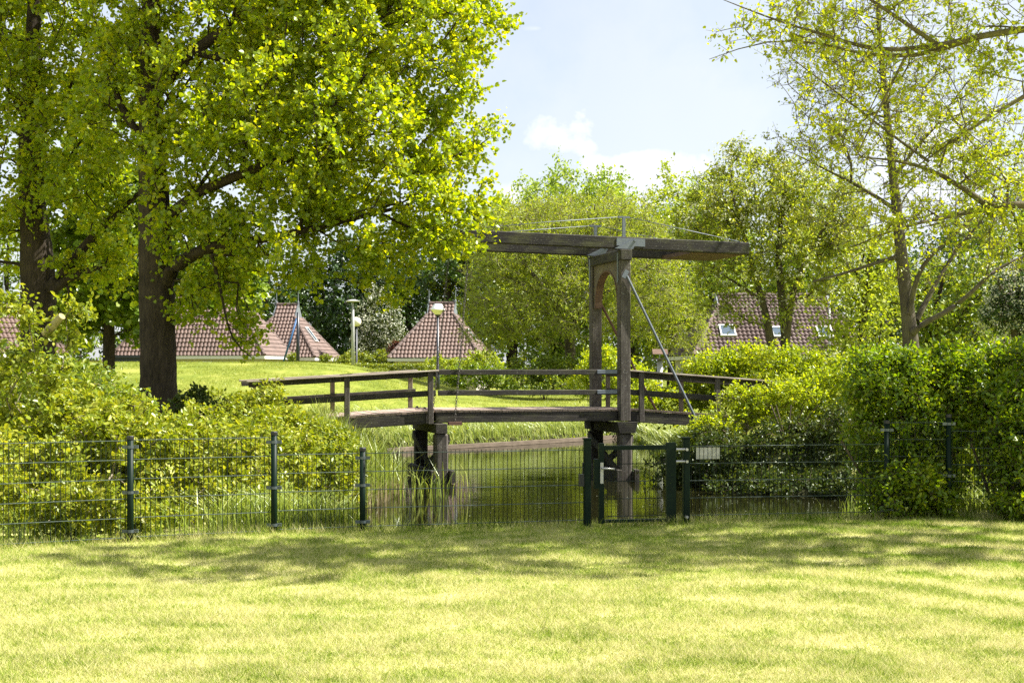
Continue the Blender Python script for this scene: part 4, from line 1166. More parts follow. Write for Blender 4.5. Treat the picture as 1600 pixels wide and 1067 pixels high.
# far bank: pale tall grass leaning over
n = 70000
x = -9 + 16 * rs.rand(n); y = 44 + 20 * rs.rand(n)
d = pond_sdf(x, y)
k = (d > 0.3) & (d < 3.2) & (y > 44.5)
reeds('bank_grass', 'tall pale grass on the far bank under the bridge', (x[k], y[k]), 0.25, 0.6, 0.035, M['bank_grass'], 0.35, aim=(-0.22, -0.12, 0))
n = 6000
x = -9 + 16 * rs.rand(n); y = 44 + 20 * rs.rand(n)
d = pond_sdf(x, y)
k = (d > 0.1) & (d < 1.2) & (y > 44.5)
pos = np.stack([x[k], y[k], height(x[k], y[k]) + 0.12 + 0.22 * rs.rand(k.sum())], 1)
v, l, s_ = leaves_np(pos, rs.normal(size=pos.shape), rs.normal(size=pos.shape) + np.array([0, 0, 1]), 0.13 * (0.6 + 0.8 * rs.rand(len(pos))), LEAF_OVAL)
tag(mesh_np('bank_weeds', v, l, s_, M['bush_green']), 'broad leaved weeds along the top of the far bank planks', 'weeds', kind='stuff')
# floating specks
n = 420
x = -1 + 9 * rs.rand(n); y = 22 + 12 * rs.rand(n)
k = (pond_sdf(x, y) < -0.3) & (rs.rand(n) < np.clip((x + 1) / 6, 0.1, 1))
pos = np.stack([x[k], y[k], np.full(k.sum(), WATER_Z + 0.004)], 1)
v, l, s_ = leaves_np(pos, rs.normal(size=pos.shape) * [1, 1, 0], np.tile([[0, 0, 1.0]], (len(pos), 1)), 0.02 * (0.5 + rs.rand(len(pos))), LEAF_OVAL)
tag(mesh_np('floating_petals', v, l, s_, M['blossom']), 'pale petals floating on the dark water', 'petals', kind='stuff')

# plank revetment of the far bank
rv = empty('plank_revetment', (-1, 52, WATER_Z))
tag(rv, 'low timber plank edging along the far bank of the pond', 'revetment')
pts = [(4.6, 58.8), (3.0, 56.6), (0.0, 53.2), (-3.6, 49.6), (-5.6, 46.8)]
for a, b in zip(pts[:-1], pts[1:]):
    a3 = np.array([a[0], a[1], 0]); b3 = np.array([b[0], b[1], 0])
    L = np.linalg.norm(b3 - a3)
    ang = math.atan2(b3[1] - a3[1], b3[0] - a3[0])
    for zz, hh, off in ((-0.09, 0.17, 0.0), (0.05, 0.165, 0.012)):
        m_ = MB(); m_.box((0, 0, 0), (L, 0.05, hh), 0.01)
        o = m_.build('plank', M['plank_bank'], rv)
        c = (a3 + b3) / 2
        o.location = (c[0] + 1 + off, c[1] - 52 - off, zz + 0.03)
        o.rotation_euler = (R(1.0), 0, ang)


# ------------------------------------------------------------------ drawbridge
A0 = math.atan2(580, F)
br = empty('drawbridge', (2.907, 37.0, 0.0), A0)
tag(br, 'weathered wooden drawbridge with balance beam over the pond', 'bridge')
BW = 2.74          # railing to railing


def beam(name, p0, p1, wd, ht, mat, parent=br, bev=0.012, roll=0.0, off=None):
    """timber from p0 to p1; wd across, ht upwards (for uprights ht runs along the bridge)"""
    p0, p1 = Vector(p0), Vector(p1)
    d = p1 - p0
    m_ = MB()
    m_.box((0, 0, 0), (d.length, wd, ht), bev)
    o = m_.build(name, mat, parent)
    x = d.normalized()
    if abs(x.z) > 0.93:
        yv = Vector((0, 1, 0))
    else:
        yv = Vector((0, 0, 1)).cross(x)
    yv = (yv - x * yv.dot(x)).normalized()
    z = x.cross(yv)
    mt = Matrix((x, yv, z)).transposed().to_4x4()
    mt.translation = (p0 + p1) / 2
    if parent is not None and parent is not br and parent.type == 'MESH':
        mt = parent.matrix_basis.inverted() @ mt
    o.matrix_basis = mt
    return o


DECK = 0.735
TL, TR = -5.0, 0.0


def deck_z(t):
    if t < TL:
        return DECK + (t - TL) * 0.057
    if t > 0.3:
        return DECK - (t - 0.3) * 0.073
    return DECK


# deck boards (one mesh per span)
for t0, t1, nm in ((-9.9, TL - 0.02, 'deck'), (TL + 0.02, 0.28, 'deck'), (0.32, 6.2, 'deck')):
    m_ = MB()
    t = t0
    r2 = np.random.RandomState(int(t0 * 10) + 200)
    slope = (deck_z(t1) - deck_z(t0)) / (t1 - t0)
    while t < t1 - 0.05:
        wv = min(0.145, t1 - t)
        rot = np.array([[math.cos(slope), 0, -slope], [0, 1, 0], [slope, 0, math.cos(slope)]])
        m_.box((t + wv / 2, BW / 2, deck_z(t + wv / 2) - 0.025 + 0.004 * r2.normal()), (wv - 0.008, BW - 0.06 + 0.02 * r2.normal(), 0.05), 0, rot)
        t += wv
    m_.build('deck', M['deck'], br)
# main beams
for s, nm in ((0.10, 'main_beam'), (BW / 2, 'main_beam'), (BW - 0.10, 'main_beam')):
    beam('main_beam', (-9.9, s, deck_z(-9.9) - 0.19), (TL - 0.03, s, deck_z(TL) - 0.19), 0.16, 0.27, M['wood_dark'])
    beam('main_beam', (TL + 0.03, s, DECK - 0.185), (-0.17, s, DECK - 0.185), 0.15, 0.25, M['wood_dark'])
    beam('main_beam', (0.18, s, DECK - 0.20), (6.2, s, deck_z(6.2) - 0.20), 0.16, 0.27, M['wood_dark'])
RT = 1.015          # rail top above deck


def railing(t0, t1, posts, s, near, end_l, end_r):
    sg = -1 if near else 1
    for t in posts:
        z = deck_z(t)
        if near:
            beam('railing_post', (t, s - 0.05, z - 0.33), (t, s - 0.05, z + RT - 0.055), 0.085, 0.135, M['wood'])
        else:
            beam('railing_post', (t, s - 0.04, z - 0.05), (t, s - 0.04, z + RT - 0.055), 0.085, 0.12, M['wood_brown'])
    zf = lambda t: deck_z(t)
    yr = s + 0.028 if near else s - 0.112
    beam('rail', (end_l, yr, zf(end_l) + 0.44), (end_r, yr, zf(end_r) + 0.44), 0.055, 0.145, M['wood_dark'])
    beam('rail', (end_l, yr, zf(end_l) + RT - 0.10), (end_r, yr, zf(end_r) + RT - 0.10), 0.055, 0.12, M['wood_dark'])
    beam('handrail', (end_l - 0.05, s - 0.03, zf(end_l - 0.05) + RT - 0.017), (end_r + 0.05, s - 0.03, zf(end_r + 0.05) + RT - 0.017), 0.21, 0.042, M['cap'])


railing(-9.6, -5, (-9.30, -7.23, -5.13), 0.0, True, -9.62, -4.98)
railing(-9.6, -5, (-9.30, -7.23, -5.13), BW, False, -9.62, -5.0)
railing(0.3, 6, (0.47, 2.6, 4.7, 6.0), 0.0, True, 0.18, 6.1)
railing(0.3, 6, (0.47, 2.65, 4.7, 6.0), BW, False, 0.40, 6.1)
# loose rails across the lifting span, with steel straps at the tower
for zz, h_ in ((0.44, 0.135), (RT - 0.055, 0.135)):
    beam('span_rail', (-4.93, -0.02, DECK + zz), (-0.17, -0.02, DECK + zz), 0.06, h_, M['wood_dark'])
    beam('rail_strap', (-0.74, -0.058, DECK + zz + 0.01), (-0.20, -0.058, DECK + zz + 0.01), 0.014, 0.10, M['steel'], bev=0.004)

# tower
TW0, TW1 = 0.0, 2.38      # post axes across the bridge
tp = []
for s in (TW0, TW1):
    o = beam('tower_post', (0, s, 0.42), (0, s, 4.60), 0.28, 0.285, M['wood'], bev=0.02)
    tp.append(o)
cap = beam('cap_beam', (0, TW0 - 0.22, 4.735), (0, TW1 + 0.22, 4.735), 0.31, 0.27, M['wood_dark'], bev=0.02)
# arch panel between the posts
ar = MB()
yl, yr_ = TW0 + 0.14, TW1 - 0.14
n = 20
zt, zs, za = 4.597, 3.45, 4.42
prof = []
for i in range(n + 1):
    a = math.pi * i / n
    y = (yl + yr_) / 2 - math.cos(a) * ((yr_ - yl) / 2 - 0.10)
    z = zs + (za - zs) * math.sin(a) ** 0.8
    prof.append((y, z))
low = [(yl, zs - 0.02)] + [(yl + 0.02, zs - 0.02)] + prof + [(yr_ - 0.02, zs - 0.02), (yr_, zs - 0.02)]
th = 0.085
vs, fs = [], []
for x in (-th, th):
    for (y, z) in low:
        vs.append((x, y, z)); vs.append((x, y, zt))
m2 = len(low)
for i in range(m2 - 1):
    a, b, c, d = 2 * i, 2 * i + 1, 2 * i + 3, 2 * i + 2
    o2 = 2 * m2
    fs.append((a, b, c, d)); fs.append((o2 + a, o2 + d, o2 + c, o2 + b)); fs.append((a, d, o2 + d, o2 + a)); fs.append((b, o2 + b, o2 + c, c))
ar.add(vs, fs)
ar.build('arch_panel', M['wood_brown'], br)
# reddish lining of the arch
li = MB()
vs, fs = [], []
for x in (-th - 0.015, th + 0.015):
    for q, (y, z) in enumerate(prof):
        cy = (yl + yr_) / 2
        vs.append((x, y, z - 0.004)); vs.append((x, cy + (y - cy) * 0.955, zs + (z - zs) * 0.955 - 0.004))
m2 = len(prof); o2 = 2 * m2
for i in range(m2 - 1):
    a, b, c, d = 2 * i, 2 * i + 1, 2 * i + 3, 2 * i + 2
    fs += [(a, d, c, b), (o2 + a, o2 + b, o2 + c, o2 + d), (b, c, o2 + c, o2 + b), (a, o2 + a, o2 + d, d)]
li.add(vs, fs)
li.build('arch_lining', M['wood_red'], br)
# steel corner straps on tower heads
for s in (TW0, TW1):
    beam('steel_strap', (-0.152, s + 0.05, 4.03), (-0.152, s + 0.05, 4.80), 0.10, 0.012, M['steel'], bev=0.003)

# balance beams, slightly lower at the counterweight end
ZB = 5.045
def bz(t):
    return ZB - 0.02 * t
for s in (TW0, TW1):
    o = beam('balance_beam', (-4.35, s, bz(-4.35)), (3.48, s, bz(3.48)), 0.24, 0.31, M['wood_beam'], bev=0.02)
    pl = MB()
    pl.box((0, -0.128 if s == TW0 else 0.128, 0.02), (0.78, 0.012, 0.20))
    q = pl.build('bearing_plate', M['steel'], o); q.location = (4.35 + 0.13, 0, 0)
    q.location = (4.35 + 0.15 - 7.83 / 2, 0, 0)
    pl = MB()
    pl.add([(-0.30, -0.14, -0.16), (0.20, -0.14, -0.16), (0.32, -0.14, 0.06), (0.22, -0.14, 0.10), (-0.30, -0.16, -0.16), (0.20, -0.16, -0.16), (0.32, -0.16, 0.06), (0.22, -0.16, 0.10)],
           [(0, 1, 2, 3), (7, 6, 5, 4), (0, 4, 5, 1), (1, 5, 6, 2), (2, 6, 7, 3), (3, 7, 4, 0)])
    pl.tube([(0.25, -0.15, 0.065), (0.25, -0.19, 0.065)], 0.035, 8)
    q = pl.build('hinge_bracket', M['steel'], o); q.location = (4.35 - 7.83 / 2, 0, 0)
    # stay post with cross head and rods
    hp = 0.52
    m_ = MB()
    m_.box((0, s, bz(0) + 0.155 + hp / 2), (0.075, 0.075, hp))
    m_.box((0, s, bz(0) + 0.155 + hp), (0.32, 0.06, 0.05))
    m_.build('stay_post', M['steel'], br)
    m_ = MB()
    zt_ = bz(0) + 0.155 + hp
    m_.tube([(-4.2, s, bz(-4.2) + 0.17), (-2.2, s, (bz(-4.2) + 0.17 + zt_) / 2 + 0.02), (-0.15, s, zt_)], 0.010, 6)
    m_.tube([(0.15, s, zt_), (1.8, s, (bz(3.3) + 0.16 + zt_) / 2 - 0.01), (3.35, s, bz(3.35) + 0.16)], 0.010, 6)
    m_.build('stay_rod', M['steel'], br, smooth=True)
# counterweight board and end timbers
beam('counterweight', (1.9, (TW0 + TW1) / 2, bz(2.6) - 0.115), (3.42, (TW0 + TW1) / 2, bz(3.3) - 0.115), TW1 - 0.25, 0.10, M['wood_red'])
beam('end_timber', (-4.2, TW0 + 0.12, bz(-4.2)), (-4.2, TW1 - 0.12, bz(-4.2)), 0.18, 0.2, M['wood_beam'])
beam('end_timber', (3.38, TW0 + 0.122, bz(3.4) + 0.03), (3.38, TW1 - 0.122, bz(3.4) + 0.03), 0.14, 0.16, M['wood_beam'])

# raking stays behind the tower
for s, mt, zt_, nm in ((TW0 - 0.19, 'steel', 4.18, 'raking_stay'), (TW1 + 0.19, 'rust', 3.95, 'raking_stay')):
    m_ = MB()
    m_.tube([(0.02, s, zt_), (1.9, s, 0.53)], 0.034, 10)
    m_.box((-0.02, s, zt_ + 0.05), (0.12, 0.03, 0.22), 0, np.array([[0.89, 0, 0.46], [0, 1, 0], [-0.46, 0, 0.89]]))
    m_.box((1.93, s, 0.47), (0.16, 0.05, 0.20), 0, np.array([[0.89, 0, 0.46], [0, 1, 0], [-0.46, 0, 0.89]]))
    m_.build('raking_stay', M[mt], br, smooth=False)

# lifting chains
def chain(p0, p1, parent):
    p0, p1 = np.array(p0, float), np.array(p1, float)
    L = np.linalg.norm(p1 - p0)
    d = (p1 - p0) / L
    u = np.cross(d, (0, 1, 0)); u /= np.linalg.norm(u)
    w_ = np.cross(d, u)
    m_ = MB()
    pitch = 0.068
    n_ = int(L / pitch)
    for i in range(n_):
        c = p0 + d * (i + 0.5) * L / n_
        a, b = (u, w_) if i % 2 == 0 else (w_, u)
        ring = []
        for k_ in range(10):
            an = 2 * math.pi * k_ / 10
            ring.append(c + d * 0.046 * math.cos(an) + a * 0.024 * math.sin(an))
        ring.append(ring[0]); ring.append(ring[1])
        m_.tube(ring[:11], 0.008, 4, cap=False)
    m_.build('chain', M['chain'], parent)


for s in (-0.10, BW + 0.02):
    chain((-4.12, 0.0 if s < 0 else TW1, bz(-4.1) - 0.15), (-4.52, s, DECK - 0.30), br)
    m_ = MB(); m_.box((-4.5, s + (0.06 if s < 0 else -0.06), DECK - 0.33), (0.34, 0.16, 0.08)); m_.build('chain_bracket', M['rust'], br)
# hinge irons at the lifting joint
for s in (0.35, 1.37, 2.4):
    m_ = MB()
    m_.box((TL, s, DECK + 0.008), (0.5, 0.09, 0.016)); m_.tube([(TL, s - 0.07, DECK + 0.03), (TL, s + 0.07, DECK + 0.03)], 0.025, 8)
    m_.build('hinge_iron', M['black'], br)

# piers
def pier(t, posts, capz, zlow):
    for s in posts:
        beam('pile', (t, s, -2.0), (t, s, capz - 0.13), 0.33, 0.34, M['wood'] if s < 1 else M['wood_dark'], bev=0.05)
    beam('pile_cap', (t - 0.02, -0.22, capz), (t - 0.02, BW + 0.2, capz), 0.30, 0.25, M['wood_dark'], bev=0.02)
    a, b = posts
    dz = capz - 0.15 - zlow
    beam('cross_brace', (t - 0.20, a - 0.05, zlow + 0.1), (t - 0.20, b + 0.05, capz - 0.25), 0.06, 0.2, M['wood_dark'])
    beam('cross_brace', (t + 0.20, a - 0.05, capz - 0.25), (t + 0.20, b + 0.05, zlow + 0.1), 0.06, 0.2, M['wood_dark'])
    for dt in (-0.24, 0.24):
        beam('waling', (t + dt, a - 0.32, zlow), (t + dt, b + 0.32, zlow), 0.13, 0.32, M['wood_dark'], bev=0.015)


pier(-4.86, (0.0, BW - 0.12), DECK - 0.45, -0.92)
pier(0.02, (0.0, TW1), DECK - 0.50, -0.98)
# capital on the near tower pile
for s in (0.0, TW1):
    m_ = MB()
    m_.add([(-0.19, -0.24, 0.02), (0.24, -0.24, 0.02), (0.24, 0.2, 0.02), (-0.19, 0.2, 0.02), (-0.25, -0.26, 0.30), (0.30, -0.26, 0.30), (0.30, 0.22, 0.30), (-0.25, 0.22, 0.30)],
           [(0, 3, 2, 1), (4, 5, 6, 7), (0, 1, 5, 4), (1, 2, 6, 5), (2, 3, 7, 6), (3, 0, 4, 7)])
    o = m_.build('pile_capital', M['wood_dark'], br)
    o.location = (0, s, 0.10)


# ------------------------------------------------------------------ fence and gate
def panel(mbv, mbh, a, b, z0, z1, gap=0.04):
    a, b = np.array(a, float), np.array(b, float)
    L = np.linalg.norm(b - a)
    d = (b - a) / L
    nrm = np.array([-d[1], d[0], 0])
    n_ = int((L - 2 * gap) / 0.05)
    off = (L - n_ * 0.05) / 2
    for i in range(n_ + 1):
        p = a + d * (off + i * 0.05)
        mbv.append((p + [0, 0, z0], p + [0, 0, z1 + 0.025]))
    zz = z1
    while zz > z0:
        for sg in (-1, 1):
            mbh.append((a + d * gap + nrm * sg * 0.0075 + [0, 0, zz], b - d * gap + nrm * sg * 0.0075 + [0, 0, zz]))
        zz -= 0.2


def make_fence(name, label, idx, zs, posts, tops, root_at):
    root = empty(name, (*root_at, 0))
    tag(root, label, 'fence', 'green wire mesh fence')
    off = np.array([root_at[0], root_at[1], 0])
    for (i, j), (z0, z1) in zip(idx, zs):
        a = np.array([*FENCE[i], 0]); b = np.array([*FENCE[j], 0])
        V_, H_ = [], []
        panel(V_, H_, a - off, b - off, z0, z1)
        mb = MB()
        p0, p1 = np.array([q[0] for q in V_]), np.array([q[1] for q in V_])
        v, l, s_ = prisms(p0, p1, 0.0034, 0.0034, 4)
        mb.add_np(v, l, s_)
        p = mb.build('panel', M['wire'], root)
        mb = MB()
        p0, p1 = np.array([q[0] for q in H_]), np.array([q[1] for q in H_])
        v, l, s_ = prisms(p0, p1, 0.004, 0.004, 4)
        mb.add_np(v, l, s_)
        mb.build('cross_wire', M['wire_light'], p)
    for i, t in zip(posts, tops):
        m_ = MB()
        x, y = FENCE[i][0] - off[0], FENCE[i][1] - off[1]
        m_.lathe([(0.034, -0.3), (0.034, t - 0.04)], (x, y, 0), 14)
        o = m_.build('post', M['fence'], root, smooth=True)
        c_ = MB(); c_.lathe([(0.038, t - 0.04), (0.038, t - 0.008), (0.03, t)], (x, y, 0), 14)
        c_.build('post_cap', M['black'], o)
        for zz in (0.10, 0.50, t - 0.13):
            c_ = MB()
            c_.lathe([(0.038, zz), (0.038, zz + 0.03)], (x, y, 0), 12)
            c_.box((x + 0.055, y + 0.01, zz + 0.015), (0.05, 0.03, 0.035)); c_.box((x - 0.055, y - 0.01, zz + 0.015), (0.05, 0.03, 0.035))
            c_.build('clamp', M['clamp'], o)


make_fence('mesh_fence', 'green wire mesh fence left of the gate, overgrown by shrubs at its left end', [(0, 1), (1, 2), (2, 3), (3, 4), (4, 5)],
           [(0.03, 1.05), (0.03, 1.05), (0.03, 1.055), (0.04, 0.865), (0.03, 0.865)], [0, 1, 2, 3, 4], [1.1, 1.1, 1.1, 1.12, 0.93], FENCE[3])
make_fence('mesh_fence', 'green wire mesh fence right of the gate, disappearing under the tall hedge', [(6, 7), (7, 8), (8, 9)],
           [(0.03, 0.895), (0.03, 1.15), (0.16, 1.05)], [7, 8, 9], [1.18, 1.25, 1.25], FENCE[7])

# gate between two stout posts
g0, g1 = np.array([*FENCE[5], 0]), np.array([*FENCE[6], 0])
gd = (g1 - g0) / np.linalg.norm(g1 - g0)
GL = np.linalg.norm(g1 - g0)
gate = empty('garden_gate', g0, math.atan2(gd[1], gd[0]))
tag(gate, 'dark green metal garden gate with aluminium handle before the pond', 'gate')
for x, t, wd in ((0.0, 0.985, 0.078), (GL, 0.985, 0.078)):
    m_ = MB(); m_.box((0, 0, (t - 0.3) / 2), (t + 0.3, wd, wd), 0.012, np.array([[0, 0, -1], [0, 1, 0], [1, 0, 0]]))
    o = m_.build('gate_post', M['fence'], gate); o.location = (x, 0, 0)
    c_ = MB(); c_.box((0, 0, t + 0.006), (wd + 0.012, wd + 0.012, 0.02)); c_.build('post_cap', M['fence'], o)
def bar(x0, z0, x1, z1, wx, wy, nm, par):
    m_ = MB()
    m_.box(((x0 + x1) / 2, 0, (z0 + z1) / 2), (max(abs(x1 - x0), wx), wy, max(abs(z1 - z0), wx)))
    return m_.build(nm, M['fence'], par)
fr = MB()
fr.box((0.165, 0, 0.48), (0.06, 0.05, 0.92))
fr.box((GL - 0.185, 0, 0.48), (0.115, 0.05, 0.92))
fr.box((GL / 2 - 0.02, 0, 0.885), (GL - 0.43, 0.048, 0.05)); fr.box((GL / 2 - 0.02, 0, 0.045), (GL - 0.43, 0.046, 0.035))
gf = fr.build('gate_frame', M['fence'], gate)
V_, H_ = [], []
panel(V_, H_, (0.19, 0, 0), (GL - 0.245, 0, 0), 0.08, 0.70)
mb = MB()
for q, r_ in ((V_, 0.003), (H_, 0.004)):
    v, l, s_ = prisms(np.array([a for a, b in q]), np.array([b if abs(b[2] - 0.725) > 0.01 else b + [0, 0, 0.13] for a, b in q]), r_, r_, 4)
    mb.add_np(v, l, s_)
mb.build('wire_infill', M['wire'], gf)
m_ = MB(); m_.box((0.105, 0, 0.59), (0.055, 0.05, 0.34)); m_.build('lock_case', M['fence'], gate)
m_ = MB(); m_.box((0.165, -0.032, 0.60), (0.036, 0.012, 0.24), 0); 
m_.build('lock_plate', M['alu'], gate)
m_ = MB(); m_.tube([(0.165, -0.035, 0.655), (0.165, -0.085, 0.655), (0.19, -0.09, 0.655), (0.30, -0.09, 0.648)], [0.011, 0.011, 0.012, 0.011], 8); m_.build('handle', M['alu'], gate, smooth=True)
for z in (0.72, 0.86):
    m_ = MB()
    m_.tube([(GL - 0.13, -0.03, z), (GL - 0.03, -0.045, z)], 0.014, 8); m_.tube([(GL - 0.01, -0.04, z), (GL - 0.01, -0.075, z)], 0.017, 8)
    m_.build('hinge', M['alu'], gate)
m_ = MB(); m_.tube([(GL - 0.01, -0.04, 0.08), (GL - 0.01, -0.075, 0.08)], 0.017, 8)
m_.build('bolt', M['alu'], gate)
m_ = MB(); m_.box((-0.07, 0, 0.52), (0.06, 0.05, 0.14)); m_.build('strike_box', M['black'], gate)
# blank sign on the right fence
sd = np.array([FENCE[7][0] - FENCE[6][0], FENCE[7][1] - FENCE[6][1], 0]); sd /= np.linalg.norm(sd)
sp_ = np.array([*FENCE[6], 0]) + sd * 0.27 + np.array([-sd[1], sd[0], 0]) * 0.022
sg = MB(); sg.box((0, 0, 0), (0.285, 0.004, 0.135))
o = sg.build('fence_sign', M['sign']); o.location = (*sp_[:2], 0.81); o.rotation_euler = (0, 0, math.atan2(sd[1], sd[0]))
tag(o, 'small blank grey sign behind the wires right of the gate', 'sign')


# ------------------------------------------------------------------ houses
def tiled_face(p_l, p_r, q_l, q_r, out, pitch_u=0.25, course=0.34):
    """tiled slope: eave from p_l to p_r, top edge q_l to q_r; pan-tile waves and overlapping courses as geometry"""
    p_l, p_r, q_l, q_r = [np.array(a, float) for a in (p_l, p_r, q_l, q_r)]
    eu = (p_r - p_l); L = np.linalg.norm(eu); eu /= L
    up = (q_l - p_l); up = up - eu * np.dot(up, eu); H = np.linalg.norm(up); up /= H
    nm = np.cross(eu, up)
    la, ra = np.dot(q_l - p_l, eu), np.dot(q_r - p_l, eu)
    nc = max(2, int(round(H / course)))
    nu = int(L / pitch_u) * 6
    us = np.linspace(0, L, nu + 1)
    wave = 0.075 * np.abs(np.sin(us / pitch_u * np.pi)) ** 0.8
    V_, rows = [], []
    for c in range(nc):
        for tt, lift in ((c / nc, 0.055), ((c + 1) / nc, 0.0)):
            l_, r_ = la * tt, L + (ra - L) * tt
            u = np.clip(us, l_, r_)
            V_.append(p_l + u[:, None] * eu + tt * H * up + (wave + lift)[:, None] * nm)
    V_ = np.concatenate(V_)
    k = nu + 1
    i = np.arange(nu)
    loops = []
    for rrow in range(2 * nc - 1):
        loops.append(np.stack([rrow * k + i, rrow * k + i + 1, (rrow + 1) * k + i + 1, (rrow + 1) * k + i], 1).reshape(-1))
    loops = np.concatenate(loops)
    out.add_np(V_, loops, np.full((2 * nc - 1) * nu, 4))


def house(label, px, Y, Lx, Ly, rz, z_eave, z_ridge, ridge, gab=0.8, tile='tile', roofwins=(), wall='wallp', overhang=0.35, finials=True, base=0.0, front_windows=(), pipe=None, group='red roofed houses'):
    x = (px - 800) / F * Y
    h_ = empty('house', (x, Y, base), rz)
    tag(h_, label, 'house', group)
    a, b = Lx / 2, Ly / 2
    ze, zr = z_eave - base, z_ridge - base
    rh = ridge / 2
    zg = zr - gab
    kx = (zr - ze)
    # hip meets the gablet foot: same slope front/back
    yg = b * gab / (zr - ze)
    w_ = MB()
    w_.box((0, 0, ze / 2), (Lx - 2 * overhang, Ly - 2 * overhang, ze))
    wall_o = w_.build('wall', M[wall], h_)
    rf = MB()
    FL, FR, BR, BL = (-a, -b, ze), (a, -b, ze), (a, b, ze), (-a, b, ze)
    # front and back slopes up to the ridge; lower part trapezoid to gablet foot, upper part a strip
    gl, gr = (-rh, -yg, zg), (rh, -yg, zg)
    gl2, gr2 = (-rh, yg, zg), (rh, yg, zg)
    tiled_face(FL, FR, gl, gr, rf)
    tiled_face(gl, gr, (-rh, 0, zr), (rh, 0, zr), rf)
    tiled_face(BR, BL, gr2, gl2, rf)
    tiled_face(gr2, gl2, (rh, 0, zr), (-rh, 0, zr), rf)
    tiled_face(FR, BR, gr, gr2, rf)
    tiled_face(BL, FL, gl2, gl, rf)
    roof = rf.build('roof', M[tile], h_)
    # underlay closing the roof from below
    f_ = MB()
    for s0, s1 in ((FL, FR), (FR, BR), (BR, BL), (BL, FL)):
        s0, s1 = np.array(s0), np.array(s1)
        c = (s0 + s1) / 2; d = s1 - s0; ln = np.linalg.norm(d)
        f_.box((c[0], c[1], ze - 0.10), (ln if abs(d[0]) > 0.1 else 0.06, ln if abs(d[1]) > 0.1 else 0.06, 0.2))
    f_.box((0, 0, ze - 0.16), (Lx - 0.1, Ly - 0.1, 0.04))
    f_.build('fascia', M['fascia'], h_)
    up = np.array([0, 0, 0.05])
    for s0, s1 in ((FL, gl), (FR, gr), (BR, gr2), (BL, gl2), ((-rh, 0, zr), (rh, 0, zr))):
        s0, s1 = np.array(s0) + up, np.array(s1) + up
        n_ = max(2, int(np.linalg.norm(s1 - s0) / 0.4))
        rc = MB()
        for i in range(n_):
            p, q = s0 + (s1 - s0) * i / n_, s0 + (s1 - s0) * (i + 1) / n_
            rc.tube([p, q], [0.13, 0.10], 8)
        rc.build('ridge_cap', M['ridge'], roof)
    for sx in (-1, 1):
        gm = MB()
        x0 = sx * rh
        gm.add([(x0, -yg - 0.08, zg - 0.05), (x0, yg + 0.08, zg - 0.05), (x0, 0, zr + 0.12), (x0 + sx * 0.07, -yg - 0.08, zg - 0.05), (x0 + sx * 0.07, yg + 0.08, zg - 0.05), (x0 + sx * 0.07, 0, zr + 0.12)],
               [(0, 1, 2), (3, 5, 4), (0, 3, 4, 1), (1, 4, 5, 2), (2, 5, 3, 0)])
        gm.build('gablet', M['lead'], roof)
    if finials:
        for sx in (-1, 1):
            m_ = MB(); m_.lathe([(0.09, zr - 0.1), (0.07, zr + 0.25), (0.035, zr + 0.3), (0.025, zr + 0.95)], (sx * (rh + 0.03), 0, 0), 8)
            m_.build('finial', M['lead'], roof)
    # roof windows on the front slope: (x, height fraction, w, h)
    sl = math.atan2(zr - ze, b)
    for (wx, fr_, ww, hh, side) in roofwins:
        m_ = MB()
        for (cx, cz, dx, dz) in ((0, hh / 2, ww + 0.12, 0.07), (0, -hh / 2, ww + 0.12, 0.07), (-ww / 2, 0, 0.07, hh), (ww / 2, 0, 0.07, hh)):
            m_.box((cx, cz, 0.05), (dx, dz, 0.16))
        o = m_.build('roof_window', M['frame'], roof)
        g_ = MB(); g_.box((0, 0, 0.09), (ww, hh, 0.02)); g_.build('pane', M['glass'], o)
        if side == 'front':
            o.location = (wx, -b + b * fr_ - 0.06 * math.sin(sl), ze + (zr - ze) * fr_ + 0.06 * math.cos(sl))
            o.rotation_euler = (sl, 0, 0)
        else:
            sl2 = math.atan2(zg - ze, a - rh)
            f2 = fr_
            o.location = (a - (a - rh) * f2 + 0.06 * math.sin(sl2), wx, ze + (zg - ze) * f2 + 0.06 * math.cos(sl2))
            o.rotation_euler = (sl2, 0, R(90))
    for (wx, wz, ww, hh) in front_windows:
        m_ = MB()
        for (cx, cz, dx, dz) in ((0, hh / 2, ww + 0.1, 0.07), (0, -hh / 2, ww + 0.1, 0.07), (-ww / 2, 0, 0.07, hh - 0.07), (ww / 2, 0, 0.07, hh - 0.07)):
            m_.box((cx, 0, cz), (dx, 0.09, dz))
        o = m_.build('window', M['frame'], h_); o.location = (wx, -b + overhang - 0.02, wz)
        g_ = MB(); g_.box((0, 0.01, 0), (ww, 0.03, hh)); g_.build('pane', M['glass'], o)
    if pipe:
        m_ = MB(); m_.lathe([(0.09, -0.2), (0.09, 0.5), (0.13, 0.5), (0.13, 0.65)], (0, 0, 0), 8)
        o = m_.build('vent_pipe', M['black'], roof); o.location = pipe
    return h_


